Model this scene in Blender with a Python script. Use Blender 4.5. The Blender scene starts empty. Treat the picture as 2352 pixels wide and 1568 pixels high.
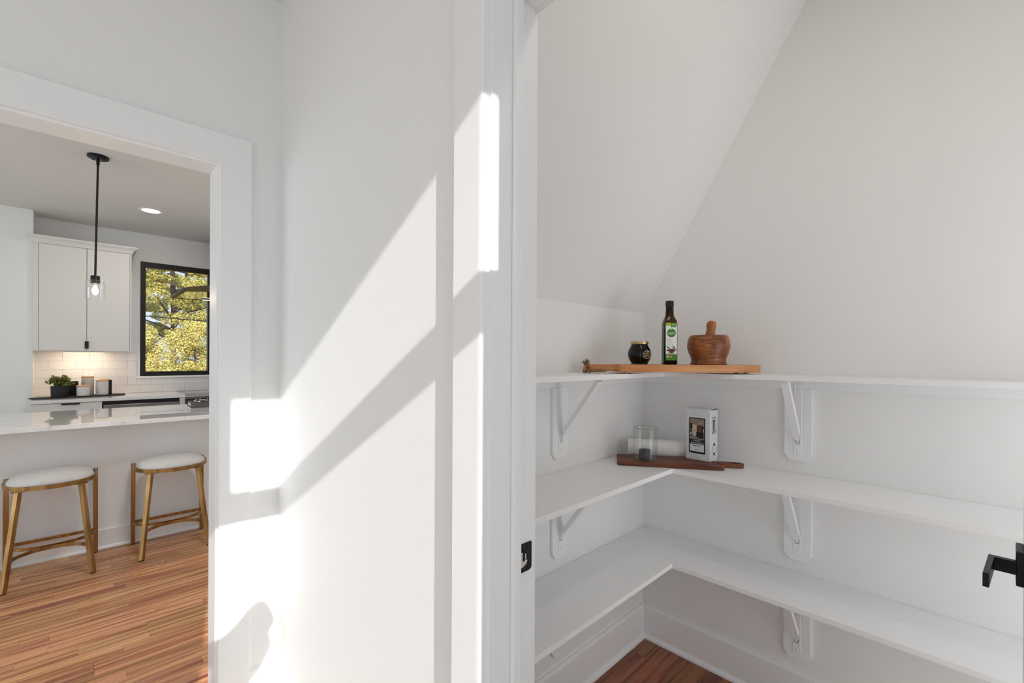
import bpy, bmesh, math, random
import numpy as np
from mathutils import Vector, Matrix
random.seed(7)
R = math.radians
PI = math.pi
SC = bpy.context.scene
COL = SC.collection

# ------------------------------------------------------------------ camera
LENS, YAW, PITCH, ROLL, SHIFT_Y, EYE = 15.612, 0.7985, -0.0009, 0.0053, 0.0165, 1.36
def cam_matrix():
    f = Vector((math.cos(YAW)*math.cos(PITCH), math.sin(YAW)*math.cos(PITCH), math.sin(PITCH)))
    r = Vector((math.sin(YAW), -math.cos(YAW), 0)); u = r.cross(f)
    c, s = math.cos(ROLL), math.sin(ROLL)
    r2 = r*c + u*s; u2 = u*c - r*s
    m = Matrix((r2, u2, -f)).transposed().to_4x4(); m.translation = (0, 0, EYE)
    return m
cd = bpy.data.cameras.new('camera'); cam = bpy.data.objects.new('camera', cd); COL.objects.link(cam)
cam.matrix_world = cam_matrix()
cd.sensor_width = 36; cd.lens = LENS; cd.shift_y = SHIFT_Y; cd.clip_start = 0.005; cd.clip_end = 200
SC.camera = cam

# ------------------------------------------------------------------ sky, sun, daylight, added fill, exposure
w = bpy.data.worlds.new('sky'); SC.world = w; w.use_nodes = True
nt = w.node_tree; bg = nt.nodes['Background']
tc = nt.nodes.new('ShaderNodeTexCoord'); sp = nt.nodes.new('ShaderNodeSeparateXYZ'); cr = nt.nodes.new('ShaderNodeValToRGB')
nt.links.new(tc.outputs['Generated'], sp.inputs[0]); nt.links.new(sp.outputs['Z'], cr.inputs[0]); nt.links.new(cr.outputs[0], bg.inputs[0])
cr.color_ramp.elements[0].color = (.80, .88, 1.0, 1); cr.color_ramp.elements[0].position = 0.0
cr.color_ramp.elements[1].color = (.36, .56, .92, 1); cr.color_ramp.elements[1].position = 0.9
bg.inputs[1].default_value = 1.0
SUN_D = Vector((0.22, 1.0, -0.54)).normalized()
sl = bpy.data.lights.new('sun', 'SUN'); sun = bpy.data.objects.new('sun', sl); COL.objects.link(sun)
sun.rotation_euler = SUN_D.to_track_quat('-Z', 'Y').to_euler(); sl.energy = 6.0; sl.angle = R(0.55); sl.color = (1.0, .97, .94)
def area(name, loc, direction, sx, sy, power, color=(1, 1, 1), shape='RECTANGLE', spread=180):
    l = bpy.data.lights.new(name, 'AREA'); o = bpy.data.objects.new(name, l); COL.objects.link(o)
    l.shape = shape; l.size = sx
    if shape in ('RECTANGLE', 'ELLIPSE'): l.size_y = sy
    l.energy = power; l.color = color; l.spread = R(spread)
    o.location = loc; o.rotation_euler = Vector(direction).to_track_quat('-Z', 'Y').to_euler()
    return o
area('fill_kitchen_left', (-5.02, 3.4, 1.5), (1, 0, 0), 2.2, 1.7, 48, (.75, .90, 1.0))  # added kitchen fill at an opening made up in the unseen left wall
area('fill_kitchen_right', (2.98, 5.2, 1.6), (-1, 0, 0), 1.6, 1.4, 6, (.88, .93, 1.0))  # added fill from the right; no window stands in that wall
area('daylight_entry_door', (.05, -.47, 1.25), (0, 1, 0), .55, 1.9, 3.2, (.96, .985, 1.0))
area('fill_front', (-2.4, -.47, 1.45), (0, 1, 0), 1.5, 1.5, 10.5, (.84, .92, 1.0))  # unseen fill added to brighten the wall with the kitchen opening
area('fill_pantry_end', (1.47, -1.03, .95), (0, 1, 0), .9, 1.6, 7.8, (1.0, .985, .97))  # invented source at the pantry end, fills the lower shelves and walls
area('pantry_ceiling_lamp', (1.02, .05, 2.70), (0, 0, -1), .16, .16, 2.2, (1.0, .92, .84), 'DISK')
area('fill_kitchen_top', (.62, 2.75, 2.72), (0, 0, -1), .30, .30, 17, (1.0, .95, .92), 'DISK')  # extra fill without a fixture, for the peninsula front, stools and floor
SC.view_settings.view_transform = 'Standard'; SC.view_settings.look = 'None'
SC.view_settings.exposure = 0.0; SC.view_settings.gamma = 1.0; SC.view_settings.use_curve_mapping = False
SC.cycles.max_bounces = 9; SC.cycles.diffuse_bounces = 6; SC.cycles.transparent_max_bounces = 16
SC.cycles.caustics_reflective = False; SC.cycles.caustics_refractive = False
SC.cycles.sample_clamp_indirect = 6.0
SC.cycles.use_denoising = True

# ------------------------------------------------------------------ materials
def s2l(c):
    return tuple((x/255/12.92 if x/255 <= .04045 else ((x/255+.055)/1.055)**2.4) for x in c) + (1.0,)
def nn(nt, typ, **kw):
    n = nt.nodes.new(typ)
    for k, v in kw.items():
        if k in n.inputs.keys(): n.inputs[k].default_value = v
        else: setattr(n, k, v)
    return n
def mat(name, rgb, rough=.5, metal=0.0, coat=0.0, spec=.5, bump=None, trans=0.0, ior=1.45):
    m = bpy.data.materials.new(name); m.use_nodes = True; nt = m.node_tree; b = nt.nodes['Principled BSDF']
    b.inputs['Base Color'].default_value = s2l(rgb); b.inputs['Roughness'].default_value = rough
    b.inputs['Metallic'].default_value = metal; b.inputs['Coat Weight'].default_value = coat
    b.inputs['Specular IOR Level'].default_value = spec; b.inputs['Transmission Weight'].default_value = trans; b.inputs['IOR'].default_value = ior
    if bump:
        sc, st, di = bump
        c = nn(nt, 'ShaderNodeTexCoord'); n = nn(nt, 'ShaderNodeTexNoise', Scale=sc, Detail=3.0)
        bp = nn(nt, 'ShaderNodeBump', Strength=st, Distance=di)
        nt.links.new(c.outputs['Object'], n.inputs['Vector']); nt.links.new(n.outputs[0], bp.inputs['Height']); nt.links.new(bp.outputs[0], b.inputs['Normal'])
    return m
def mottled(name, rgb1, rgb2, scale=8.0, rough=.5, detail=4.0, stretch=(1, 1, 1), lo=.35, hi=.65, bump=0.0, coat=0.0, metal=0.0):
    m = mat(name, rgb1, rough, metal, coat); nt = m.node_tree; b = nt.nodes['Principled BSDF']
    c = nn(nt, 'ShaderNodeTexCoord'); mp = nn(nt, 'ShaderNodeMapping'); mp.inputs['Scale'].default_value = stretch
    n = nn(nt, 'ShaderNodeTexNoise', Scale=scale, Detail=detail); r = nn(nt, 'ShaderNodeValToRGB')
    r.color_ramp.elements[0].color = s2l(rgb1); r.color_ramp.elements[0].position = lo
    r.color_ramp.elements[1].color = s2l(rgb2); r.color_ramp.elements[1].position = hi
    nt.links.new(c.outputs['Object'], mp.inputs[0]); nt.links.new(mp.outputs[0], n.inputs['Vector']); nt.links.new(n.outputs[0], r.inputs[0]); nt.links.new(r.outputs[0], b.inputs['Base Color'])
    if bump:
        bp = nn(nt, 'ShaderNodeBump', Strength=bump, Distance=.002); nt.links.new(n.outputs[0], bp.inputs['Height']); nt.links.new(bp.outputs[0], b.inputs['Normal'])
    return m
def wood(name, dark, mid, light, along=(1.2, 30, 30), rough=.4, rnd=0.0, ring=0.35, coat=0.0, scale=1.0):
    """grain stretched along local x; each object offsets and tints the grain by its own random number"""
    m = mat(name, mid, rough, coat=coat); nt = m.node_tree; b = nt.nodes['Principled BSDF']
    c = nn(nt, 'ShaderNodeTexCoord'); oi = nn(nt, 'ShaderNodeObjectInfo')
    off = nn(nt, 'ShaderNodeVectorMath', operation='SCALE'); off.inputs[0].default_value = (37.1, 11.3, 5.7)
    nt.links.new(oi.outputs['Random'], off.inputs['Scale'])
    ad = nn(nt, 'ShaderNodeVectorMath', operation='ADD'); nt.links.new(c.outputs['Object'], ad.inputs[0]); nt.links.new(off.outputs[0], ad.inputs[1])
    mp = nn(nt, 'ShaderNodeMapping'); mp.inputs['Scale'].default_value = tuple(a*scale for a in along); nt.links.new(ad.outputs[0], mp.inputs[0])
    n = nn(nt, 'ShaderNodeTexNoise', Scale=1.0, Detail=6.0, Roughness=.62, Distortion=.6); nt.links.new(mp.outputs[0], n.inputs['Vector'])
    n2 = nn(nt, 'ShaderNodeTexNoise', Scale=.33, Detail=2.0); nt.links.new(mp.outputs[0], n2.inputs['Vector'])
    wv = nn(nt, 'ShaderNodeMath', operation='MULTIPLY'); wv.inputs[1].default_value = 9.0; nt.links.new(n2.outputs[0], wv.inputs[0])
    fr = nn(nt, 'ShaderNodeMath', operation='PINGPONG'); fr.inputs[1].default_value = 1.0; nt.links.new(wv.outputs[0], fr.inputs[0])
    mx = nn(nt, 'ShaderNodeMath', operation='MULTIPLY'); mx.inputs[1].default_value = ring; nt.links.new(fr.outputs[0], mx.inputs[0])
    m2 = nn(nt, 'ShaderNodeMath', operation='MULTIPLY_ADD'); m2.inputs[1].default_value = 1.0-ring*.5
    nt.links.new(n.outputs[0], m2.inputs[0]); nt.links.new(mx.outputs[0], m2.inputs[2])
    r = nn(nt, 'ShaderNodeValToRGB'); e = r.color_ramp.elements
    e[0].color = s2l(dark); e[0].position = .28; e[1].color = s2l(light); e[1].position = .78
    k = e.new(.5); k.color = s2l(mid)
    nt.links.new(m2.outputs[0], r.inputs[0]); out = r.outputs[0]
    if rnd:
        hs = nn(nt, 'ShaderNodeHueSaturation'); mr = nn(nt, 'ShaderNodeMapRange'); mr.inputs['To Min'].default_value = 1-rnd; mr.inputs['To Max'].default_value = 1+rnd
        nt.links.new(oi.outputs['Random'], mr.inputs['Value']); nt.links.new(mr.outputs[0], hs.inputs['Value'])
        m3 = nn(nt, 'ShaderNodeMath', operation='MULTIPLY'); m3.inputs[1].default_value = 7.31; nt.links.new(oi.outputs['Random'], m3.inputs[0])
        m4 = nn(nt, 'ShaderNodeMath', operation='FRACT'); nt.links.new(m3.outputs[0], m4.inputs[0])
        mh = nn(nt, 'ShaderNodeMapRange'); mh.inputs['To Min'].default_value = .49; mh.inputs['To Max'].default_value = .512
        nt.links.new(m4.outputs[0], mh.inputs['Value']); nt.links.new(mh.outputs[0], hs.inputs['Hue']); nt.links.new(out, hs.inputs['Color']); out = hs.outputs[0]
    nt.links.new(out, b.inputs['Base Color'])
    bp = nn(nt, 'ShaderNodeBump', Strength=.12, Distance=.001); nt.links.new(n.outputs[0], bp.inputs['Height']); nt.links.new(bp.outputs[0], b.inputs['Normal'])
    return m
def glass(name, tint=(1, 1, 1), gloss=.06, rough=.0, facing=.5):
    """thin pane: lets light straight through, mirrors a little more at grazing angles"""
    m = bpy.data.materials.new(name); m.use_nodes = True; nt = m.node_tree; nt.nodes.clear()
    o = nn(nt, 'ShaderNodeOutputMaterial'); t = nn(nt, 'ShaderNodeBsdfTransparent'); g = nn(nt, 'ShaderNodeBsdfGlossy')
    t.inputs[0].default_value = (*tint, 1); g.inputs['Roughness'].default_value = rough
    lw = nn(nt, 'ShaderNodeLayerWeight', Blend=facing); mr = nn(nt, 'ShaderNodeMapRange'); mr.inputs['To Min'].default_value = gloss*.4; mr.inputs['To Max'].default_value = min(1, gloss*6)
    mix = nn(nt, 'ShaderNodeMixShader'); nt.links.new(lw.outputs['Facing'], mr.inputs['Value']); nt.links.new(mr.outputs[0], mix.inputs[0])
    nt.links.new(t.outputs[0], mix.inputs[1]); nt.links.new(g.outputs[0], mix.inputs[2]); nt.links.new(mix.outputs[0], o.inputs[0])
    return m
def emit(name, rgb, strength):
    m = bpy.data.materials.new(name); m.use_nodes = True; nt = m.node_tree; nt.nodes.clear()
    o = nn(nt, 'ShaderNodeOutputMaterial'); e = nn(nt, 'ShaderNodeEmission'); e.inputs[0].default_value = s2l(rgb); e.inputs[1].default_value = strength
    nt.links.new(e.outputs[0], o.inputs[0]); return m

M = {}
M['wall'] = mat('wall_paint', (243, 243, 242), .62, spec=.3, bump=(420, .16, .0012))
M['pantry'] = mat('pantry_paint', (243, 242, 240), .62, spec=.3, bump=(420, .12, .001))
M['trim'] = mat('trim_paint', (246, 246, 246), .34, spec=.45, bump=(60, .03, .001))
M['shelf'] = mat('shelf_paint', (246, 246, 246), .38, spec=.45, bump=(90, .05, .001))
M['ceil'] = mat('ceiling_paint', (230, 227, 223), .8, spec=.2, bump=(300, .1, .001))
M['cab'] = mat('cabinet_paint', (232, 229, 225), .4, spec=.4)
M['panel'] = mat('peninsula_paint', (240, 240, 240), .5, spec=.35, bump=(300, .06, .001))
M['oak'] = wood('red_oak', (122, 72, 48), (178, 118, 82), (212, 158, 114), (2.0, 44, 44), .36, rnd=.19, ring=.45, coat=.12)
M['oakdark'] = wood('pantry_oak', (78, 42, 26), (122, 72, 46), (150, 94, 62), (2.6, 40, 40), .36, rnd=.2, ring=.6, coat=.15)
M['subfloor'] = wood('pale_bounce_floor', (186, 172, 156), (206, 194, 180), (222, 212, 200), (2.2, 20, 20), .4, ring=.5)  # unseen floor made pale so its bounce light stays bright and neutral
M['quartz'] = None
M['black'] = mat('black_metal', (22, 22, 23), .42, .3)
M['blackfr'] = mat('black_window_frame', (14, 14, 15), .45)
M['brass'] = mottled('brushed_brass', (148, 112, 68), (182, 142, 92), 30, .36, 3, (1, 1, .08), metal=1.0)
M['linen'] = mottled('oatmeal_linen', (188, 186, 185), (232, 231, 230), 420, .95, 2, bump=.35)
M['steel'] = mottled('brushed_steel', (150, 150, 150), (172, 172, 172), 40, .3, 3, (.03, 1, 1), metal=1.0)
M['darksteel'] = mat('dark_steel', (70, 70, 72), .35, .8)
M['ovenglass'] = mat('oven_glass', (24, 24, 26), .12, coat=.5)
M['tile'] = mottled('white_glazed_tile', (234, 230, 226), (240, 237, 233), 3, .16)
M['grout'] = mat('grout', (216, 212, 208), .9)
M['pane'] = glass('window_glass', (1, 1, 1), .05)
M['vase'] = glass('clear_glass', (.985, .99, .988), .05, facing=.25)
M['shade'] = glass('pendant_glass', (.995, .998, 1.0), .07, facing=.3)
M['bulbglass'] = glass('bulb_glass', (1.0, .95, .86), .08)
M['lens'] = emit('downlight_lens', (255, 250, 242), 6.0)
M['fil'] = emit('filament', (255, 226, 178), 60.0)
M['strike'] = mat('black_strike', (12, 12, 13), .5, .2)
M['screw'] = mat('dark_screw', (58, 58, 58), .35, .7)
M['rawwood'] = mottled('raw_wood', (196, 190, 180), (225, 221, 212), 60, .8)
M['beech'] = wood('beech_board', (170, 104, 58), (196, 130, 80), (214, 156, 102), (5, 60, 60), .5, ring=.3)
M['walnut'] = wood('dark_board', (46, 20, 12), (92, 46, 28), (128, 72, 44), (4, 70, 70), .5, ring=.5)
M['rope'] = mottled('jute_rope', (120, 86, 52), (168, 128, 84), 160, .95, 3, bump=.5)
M['fray'] = mottled('frayed_jute', (104, 96, 84), (138, 128, 112), 120, .95)
M['rubber'] = mat('black_rubber', (20, 19, 18), .8)
M['jam'] = mat('dark_preserve', (10, 5, 3), .08, spec=.4)
M['gold'] = mottled('gold_lid', (178, 158, 106), (206, 190, 140), 20, .32, metal=1.0)
M['goldprint'] = mat('gold_print', (212, 160, 84), .5)
M['cap'] = mat('dark_green_cap', (16, 34, 26), .45)
M['white'] = mat('white_print', (236, 236, 232), .6)
M['lime'] = mat('lime_print', (168, 184, 40), .6)
M['green'] = mat('green_print', (60, 128, 30), .6)
M['dgreen'] = mat('deep_green_print', (44, 104, 34), .6)
M['grey'] = mat('grey_print', (150, 148, 140), .6)
M['leafp'] = mat('olive_leaf_print', (104, 138, 82), .6)
M['olivep'] = mat('olive_fruit_print', (104, 40, 46), .55)
M['dark'] = mat('dark_print', (22, 22, 24), .55)
M['orange'] = mat('orange_print', (214, 130, 40), .6)
M['card'] = mottled('white_cardboard', (222, 223, 228), (232, 233, 238), 40, .75)
M['paper'] = mat('paper_towel', (238, 237, 234), .95, bump=(150, .5, .003))
M['wax'] = mat('black_wax', (34, 34, 36), .45, coat=.15)
M['ceramic'] = mottled('white_ceramic', (214, 208, 204), (222, 217, 214), 10, .35)
M['lid'] = wood('bamboo_lid', (190, 140, 86), (212, 164, 108), (226, 184, 132), (10, 40, 40), .5, ring=.2)
M['pot'] = mat('black_pot', (24, 25, 27), .6)
M['slate'] = mat('black_tray', (26, 26, 27), .55)
M['soil'] = mottled('potting_soil', (36, 26, 18), (60, 46, 34), 90, .95)
M['book'] = mottled('grey_book_cloth', (84, 82, 82), (98, 96, 95), 300, .8)
M['pages'] = mat('book_pages', (212, 208, 200), .8)
M['silver'] = mat('silver_metal', (190, 190, 190), .25, 1.0)

def quartz():
    m = mat('white_quartz', (240, 240, 241), .03, coat=.3, spec=.6); nt = m.node_tree; b = nt.nodes['Principled BSDF']
    c = nn(nt, 'ShaderNodeTexCoord'); n = nn(nt, 'ShaderNodeTexNoise', Scale=1.7, Detail=7.0, Distortion=1.4)
    r = nn(nt, 'ShaderNodeValToRGB'); e = r.color_ramp.elements
    e[0].color = s2l((240, 240, 241)); e[0].position = .492; e[1].color = s2l((240, 240, 241)); e[1].position = .508
    k = e.new(.5); k.color = s2l((220, 220, 222))
    nt.links.new(c.outputs['Object'], n.inputs['Vector']); nt.links.new(n.outputs[0], r.inputs[0]); nt.links.new(r.outputs[0], b.inputs['Base Color'])
    return m
M['quartz'] = quartz()
def acacia():
    """glued-up acacia: blocks of different tone whose grain breaks at every joint"""
    m = mat('acacia_block', (138, 78, 38), .42, coat=.12); nt = m.node_tree; b = nt.nodes['Principled BSDF']
    c = nn(nt, 'ShaderNodeTexCoord'); v = nn(nt, 'ShaderNodeTexVoronoi', Scale=12.0, distance='CHEBYCHEV'); v.inputs['Randomness'].default_value = .8
    mp = nn(nt, 'ShaderNodeMapping'); mp.inputs['Scale'].default_value = (1, 1, 1.6); mp.inputs['Rotation'].default_value = (.15, .1, .5)
    nt.links.new(c.outputs['Object'], mp.inputs[0]); nt.links.new(mp.outputs[0], v.inputs['Vector'])
    ad = nn(nt, 'ShaderNodeVectorMath', operation='ADD'); nt.links.new(c.outputs['Object'], ad.inputs[0]); nt.links.new(v.outputs['Color'], ad.inputs[1])
    m2 = nn(nt, 'ShaderNodeMapping'); m2.inputs['Scale'].default_value = (16, 16, 150); m2.inputs['Rotation'].default_value = (.25, -.2, 0); nt.links.new(ad.outputs[0], m2.inputs[0])
    n = nn(nt, 'ShaderNodeTexNoise', Scale=1.0, Detail=5.0, Roughness=.6, Distortion=.5); nt.links.new(m2.outputs[0], n.inputs['Vector'])
    r = nn(nt, 'ShaderNodeValToRGB'); e = r.color_ramp.elements
    e[0].color = s2l((98, 50, 24)); e[0].position = .3; e[1].color = s2l((194, 120, 66)); e[1].position = .72; k = e.new(.5); k.color = s2l((154, 86, 42))
    nt.links.new(n.outputs[0], r.inputs[0])
    sx = nn(nt, 'ShaderNodeSeparateColor'); nt.links.new(v.outputs['Color'], sx.inputs[0])
    mr = nn(nt, 'ShaderNodeMapRange'); mr.inputs['To Min'].default_value = .55; mr.inputs['To Max'].default_value = 1.15; nt.links.new(sx.outputs[0], mr.inputs['Value'])
    hs = nn(nt, 'ShaderNodeHueSaturation'); nt.links.new(mr.outputs[0], hs.inputs['Value']); nt.links.new(r.outputs[0], hs.inputs['Color']); nt.links.new(hs.outputs[0], b.inputs['Base Color'])
    return m
M['acacia'] = acacia()
M['pestlewood'] = wood('pestle_wood', (120, 66, 32), (164, 98, 50), (190, 122, 68), (40, 40, 6), .42, ring=.35)
def bottle_glass():
    m = mat('green_bottle_glass', (20, 18, 6), .12, spec=.3); nt = m.node_tree; b = nt.nodes['Principled BSDF']
    c = nn(nt, 'ShaderNodeTexCoord'); s = nn(nt, 'ShaderNodeSeparateXYZ'); r = nn(nt, 'ShaderNodeValToRGB'); e = r.color_ramp.elements
    mr = nn(nt, 'ShaderNodeMapRange'); mr.inputs['From Max'].default_value = .25
    e[0].color = s2l((13, 13, 7)); e[0].position = .50; e[1].color = s2l((30, 19, 6)); e[1].position = .86
    k = e.new(.68); k.color = s2l((66, 48, 12))
    nt.links.new(c.outputs['Object'], s.inputs[0]); nt.links.new(s.outputs['Z'], mr.inputs['Value']); nt.links.new(mr.outputs[0], r.inputs[0]); nt.links.new(r.outputs[0], b.inputs['Base Color'])
    return m
M['bottle'] = bottle_glass()
def leafmat(name, a, b_, c_):
    m = mat(name, a, .6); nt = m.node_tree; b = nt.nodes['Principled BSDF']
    g = nn(nt, 'ShaderNodeNewGeometry'); r = nn(nt, 'ShaderNodeValToRGB'); e = r.color_ramp.elements
    e[0].color = s2l(a); e[0].position = 0; e[1].color = s2l(c_); e[1].position = 1; k = e.new(.5); k.color = s2l(b_)
    nt.links.new(g.outputs['Random Per Island'], r.inputs[0]); nt.links.new(r.outputs[0], b.inputs['Base Color'])
    tr = nn(nt, 'ShaderNodeBsdfTranslucent'); mix = nn(nt, 'ShaderNodeMixShader'); mix.inputs[0].default_value = .25
    nt.links.new(r.outputs[0], tr.inputs[0]); o = nt.nodes['Material Output']
    nt.links.new(b.outputs[0], mix.inputs[1]); nt.links.new(tr.outputs[0], mix.inputs[2]); nt.links.new(mix.outputs[0], o.inputs[0])
    return m
M['leaf_house'] = leafmat('houseplant_leaf', (52, 82, 30), (92, 112, 34), (168, 150, 56))
M['leaf_pine'] = leafmat('pine_needles', (104, 112, 66), (196, 186, 100), (242, 218, 122))
M['leaf_bush'] = leafmat('bush_leaves', (146, 148, 96), (224, 208, 118), (250, 230, 146))
M['bark'] = mottled('bark', (58, 48, 42), (88, 74, 64), 14, .95, stretch=(1, 1, .2))
M['lawn'] = mottled('lawn', (96, 104, 62), (140, 138, 84), 6, .95)
M['roofbrown'] = mottled('brown_shingle', (66, 48, 38), (88, 64, 50), 30, .85)
M['hoodbrown'] = mottled('hood_brown', (58, 38, 30), (72, 50, 40), 24, .45)
M['rack'] = mat('camera_black', (24, 24, 25), .6)

# ------------------------------------------------------------------ mesh helpers
def box(bm, a, b, bev=0.0, seg=1):
    x0, x1 = sorted((a[0], b[0])); y0, y1 = sorted((a[1], b[1])); z0, z1 = sorted((a[2], b[2]))
    vs = [bm.verts.new(p) for p in ((x0, y0, z0), (x1, y0, z0), (x1, y1, z0), (x0, y1, z0), (x0, y0, z1), (x1, y0, z1), (x1, y1, z1), (x0, y1, z1))]
    fs = [bm.faces.new([vs[i] for i in q]) for q in ((3, 2, 1, 0), (4, 5, 6, 7), (0, 1, 5, 4), (1, 2, 6, 5), (2, 3, 7, 6), (3, 0, 4, 7))]
    if bev:
        es = list({e for f in fs for e in f.edges})
        bmesh.ops.bevel(bm, geom=es, offset=bev, segments=seg, affect='EDGES', profile=.6)
    return vs
def prism(bm, pts, lo, hi, axis=2, bev=0.0):
    """extrude a 2D outline along an axis (2: pts are x,y; 0: pts are y,z; 1: pts are x,z)"""
    def P(p, h):
        return (p[0], p[1], h) if axis == 2 else ((h, p[0], p[1]) if axis == 0 else (p[0], h, p[1]))
    a = [bm.verts.new(P(p, lo)) for p in pts]; b = [bm.verts.new(P(p, hi)) for p in pts]; n = len(pts)
    fs = [bm.faces.new(a[::-1]), bm.faces.new(b)]
    for i in range(n): fs.append(bm.faces.new((a[i], a[(i+1) % n], b[(i+1) % n], b[i])))
    bmesh.ops.recalc_face_normals(bm, faces=fs)
    if bev:
        es = list({e for f in fs[:2] for e in f.edges}); bmesh.ops.bevel(bm, geom=es, offset=bev, segments=2, affect='EDGES', profile=.6)
def lathe(bm, prof, c=(0, 0, 0), n=32, close=False):
    rings = []
    for r, z in prof:
        if r < 1e-6: rings.append([bm.verts.new((c[0], c[1], c[2]+z))])
        else: rings.append([bm.verts.new((c[0]+r*math.cos(2*PI*i/n), c[1]+r*math.sin(2*PI*i/n), c[2]+z)) for i in range(n)])
    pairs = list(zip(rings[:-1], rings[1:])) + ([(rings[-1], rings[0])] if close else [])
    for A, B in pairs:
        for i in range(n):
            j = (i+1) % n
            if len(A) == 1 and len(B) == 1: break
            if len(A) == 1: bm.faces.new((A[0], B[j], B[i]))
            elif len(B) == 1: bm.faces.new((A[i], A[j], B[0]))
            else: bm.faces.new((A[i], A[j], B[j], B[i]))
    bmesh.ops.recalc_face_normals(bm, faces=bm.faces)
def tube(bm, pts, r, n=8, rect=None, up=Vector((0, 0, 1))):
    """sweep a circle (or a rectangle rect=(w,h)) along points"""
    pts = [Vector(p) for p in pts]; rings = []
    for i, p in enumerate(pts):
        d = (pts[min(i+1, len(pts)-1)]-pts[max(i-1, 0)]).normalized()
        u = up if abs(d.dot(up)) < .95 else Vector((0, 1, 0))
        s = d.cross(u).normalized(); t = s.cross(d).normalized()
        if rect: offs = [(rect[0]/2, rect[1]/2), (-rect[0]/2, rect[1]/2), (-rect[0]/2, -rect[1]/2), (rect[0]/2, -rect[1]/2)]
        else:
            rr = r[i] if isinstance(r, (list, tuple)) else r
            offs = [(rr*math.cos(2*PI*k/n), rr*math.sin(2*PI*k/n)) for k in range(n)]
        rings.append([bm.verts.new(p+s*a+t*b) for a, b in offs])
    m = len(rings[0])
    for A, B in zip(rings[:-1], rings[1:]):
        for k in range(m): bm.faces.new((A[k], A[(k+1) % m], B[(k+1) % m], B[k]))
    bm.faces.new(rings[0][::-1]); bm.faces.new(rings[-1]); bmesh.ops.recalc_face_normals(bm, faces=bm.faces)
def rrect(x0, y0, x1, y1, r, n=5):
    out = []
    for cx, cy, a in ((x1-r, y0+r, -90), (x1-r, y1-r, 0), (x0+r, y1-r, 90), (x0+r, y0+r, 180)):
        for k in range(n+1): t = R(a+90*k/n); out.append((cx+r*math.cos(t), cy+r*math.sin(t)))
    return out
def BM(): return bmesh.new()
def obj(name, bm, m, parent=None, smooth=False, loc=None, rz=None):
    me = bpy.data.meshes.new(name); bm.to_mesh(me); bm.free(); me.materials.append(m)
    if smooth:
        me.polygons.foreach_set('use_smooth', [True]*len(me.polygons)); me.set_sharp_from_angle(angle=R(38))
    o = bpy.data.objects.new(name, me); COL.objects.link(o)
    if parent: o.parent = parent
    if loc is not None: o.location = loc
    if rz is not None: o.rotation_euler = (0, 0, rz)
    return o
def bobj(name, a, b, m, parent=None, bev=.002, seg=1, **k):
    bm = BM(); box(bm, a, b, bev, seg); return obj(name, bm, m, parent, **k)
def tag(o, label, cat, group=None):
    o['label'] = label; o['category'] = cat
    if group: o['group'] = group
    return o
def thing(name, label, cat, loc=(0, 0, 0), rz=0, group=None):
    o = bpy.data.objects.new(name, None); COL.objects.link(o); o.empty_display_size = .05
    o.location = loc; o.rotation_euler = (0, 0, rz); return tag(o, label, cat, group)
def struct(o, label=None):
    o['kind'] = 'structure'
    if label: o['label'] = label
    return o
def sempty(name, loc=(0, 0, 0), rz=0, label=None):
    o = bpy.data.objects.new(name, None); COL.objects.link(o); o.location = loc; o.rotation_euler = (0, 0, rz); o.empty_display_size = .05
    return struct(o, label)
def text(name, s, size, loc, rot, m, parent, shear=0.0, ex=.0001, align='CENTER', sx=1.0):
    c = bpy.data.curves.new(name, 'FONT'); c.body = s; c.size = size; c.extrude = ex; c.shear = shear; c.align_x = align; c.align_y = 'CENTER'; c.resolution_u = 3
    t = bpy.data.objects.new('tmp', c); COL.objects.link(t); dg = bpy.context.evaluated_depsgraph_get(); me = bpy.data.meshes.new_from_object(t.evaluated_get(dg)); bpy.data.objects.remove(t); bpy.data.curves.remove(c)
    me.name = name; me.materials.clear(); me.materials.append(m)
    o = bpy.data.objects.new(name, me); COL.objects.link(o); o.parent = parent; o.location = loc; o.rotation_euler = rot; o.scale = (sx, 1, 1)
    return o
def copy_tree(o, parent=None):
    c = o.copy(); COL.objects.link(c)
    if parent: c.parent = parent
    for ch in list(o.children): copy_tree(ch, c)
    return c

# ================================================================== STRUCTURE
XB, YA = .560, 1.879                 # hall wall with the pantry door; wall with the kitchen opening
XP, YP = 2.000, 1.118                # pantry corner
YK = 6.490                           # kitchen back wall
HC = 2.74
def wall(name, boxes, m, label):
    bm = BM()
    for a, b in boxes: box(bm, a, b)
    return struct(obj(name, bm, m), label)
# floor slab with every plank of the parts in view laid on it
fl = struct(bobj('floor', (-5.1, -1.0, -.12), (3.1, 6.64, -.004), M['subfloor'], bev=0), 'red oak strip floor')
PLW = .0572
plank_mesh = {}
def plank(x0, x1, y0, m):
    L = (round(x1-x0, 2), m.name)
    if L not in plank_mesh:
        bm = BM(); box(bm, (0, 0, -.004), (L[0]-.0006, PLW-.0006, .0), .0007); me = bpy.data.meshes.new('plank'); bm.to_mesh(me); bm.free(); me.materials.append(m); plank_mesh[L] = me
    o = bpy.data.objects.new('plank', plank_mesh[L]); COL.objects.link(o); o.parent = fl; o.location = (x0, y0, 0)
def lay(xa, xb, ya, yb, lens, m):
    y = ya
    while y < yb-.01:
        x = xa - random.choice((.1, .3, .45, .6, .75))
        while x < xb:
            L = random.choice(lens); x1 = x+L
            a, b = max(x, xa), min(x1, xb)
            if b-a > .04: plank(a, b, y, m)
            x = x1
        y += PLW
lay(-.85, .90, 1.79, 4.255, (.45, .6, .75, .9, 1.1, 1.3), M['oak'])
lay(.95, 1.985, .38, 1.10, (.3, .45, .6, .75), M['oakdark'])

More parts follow.
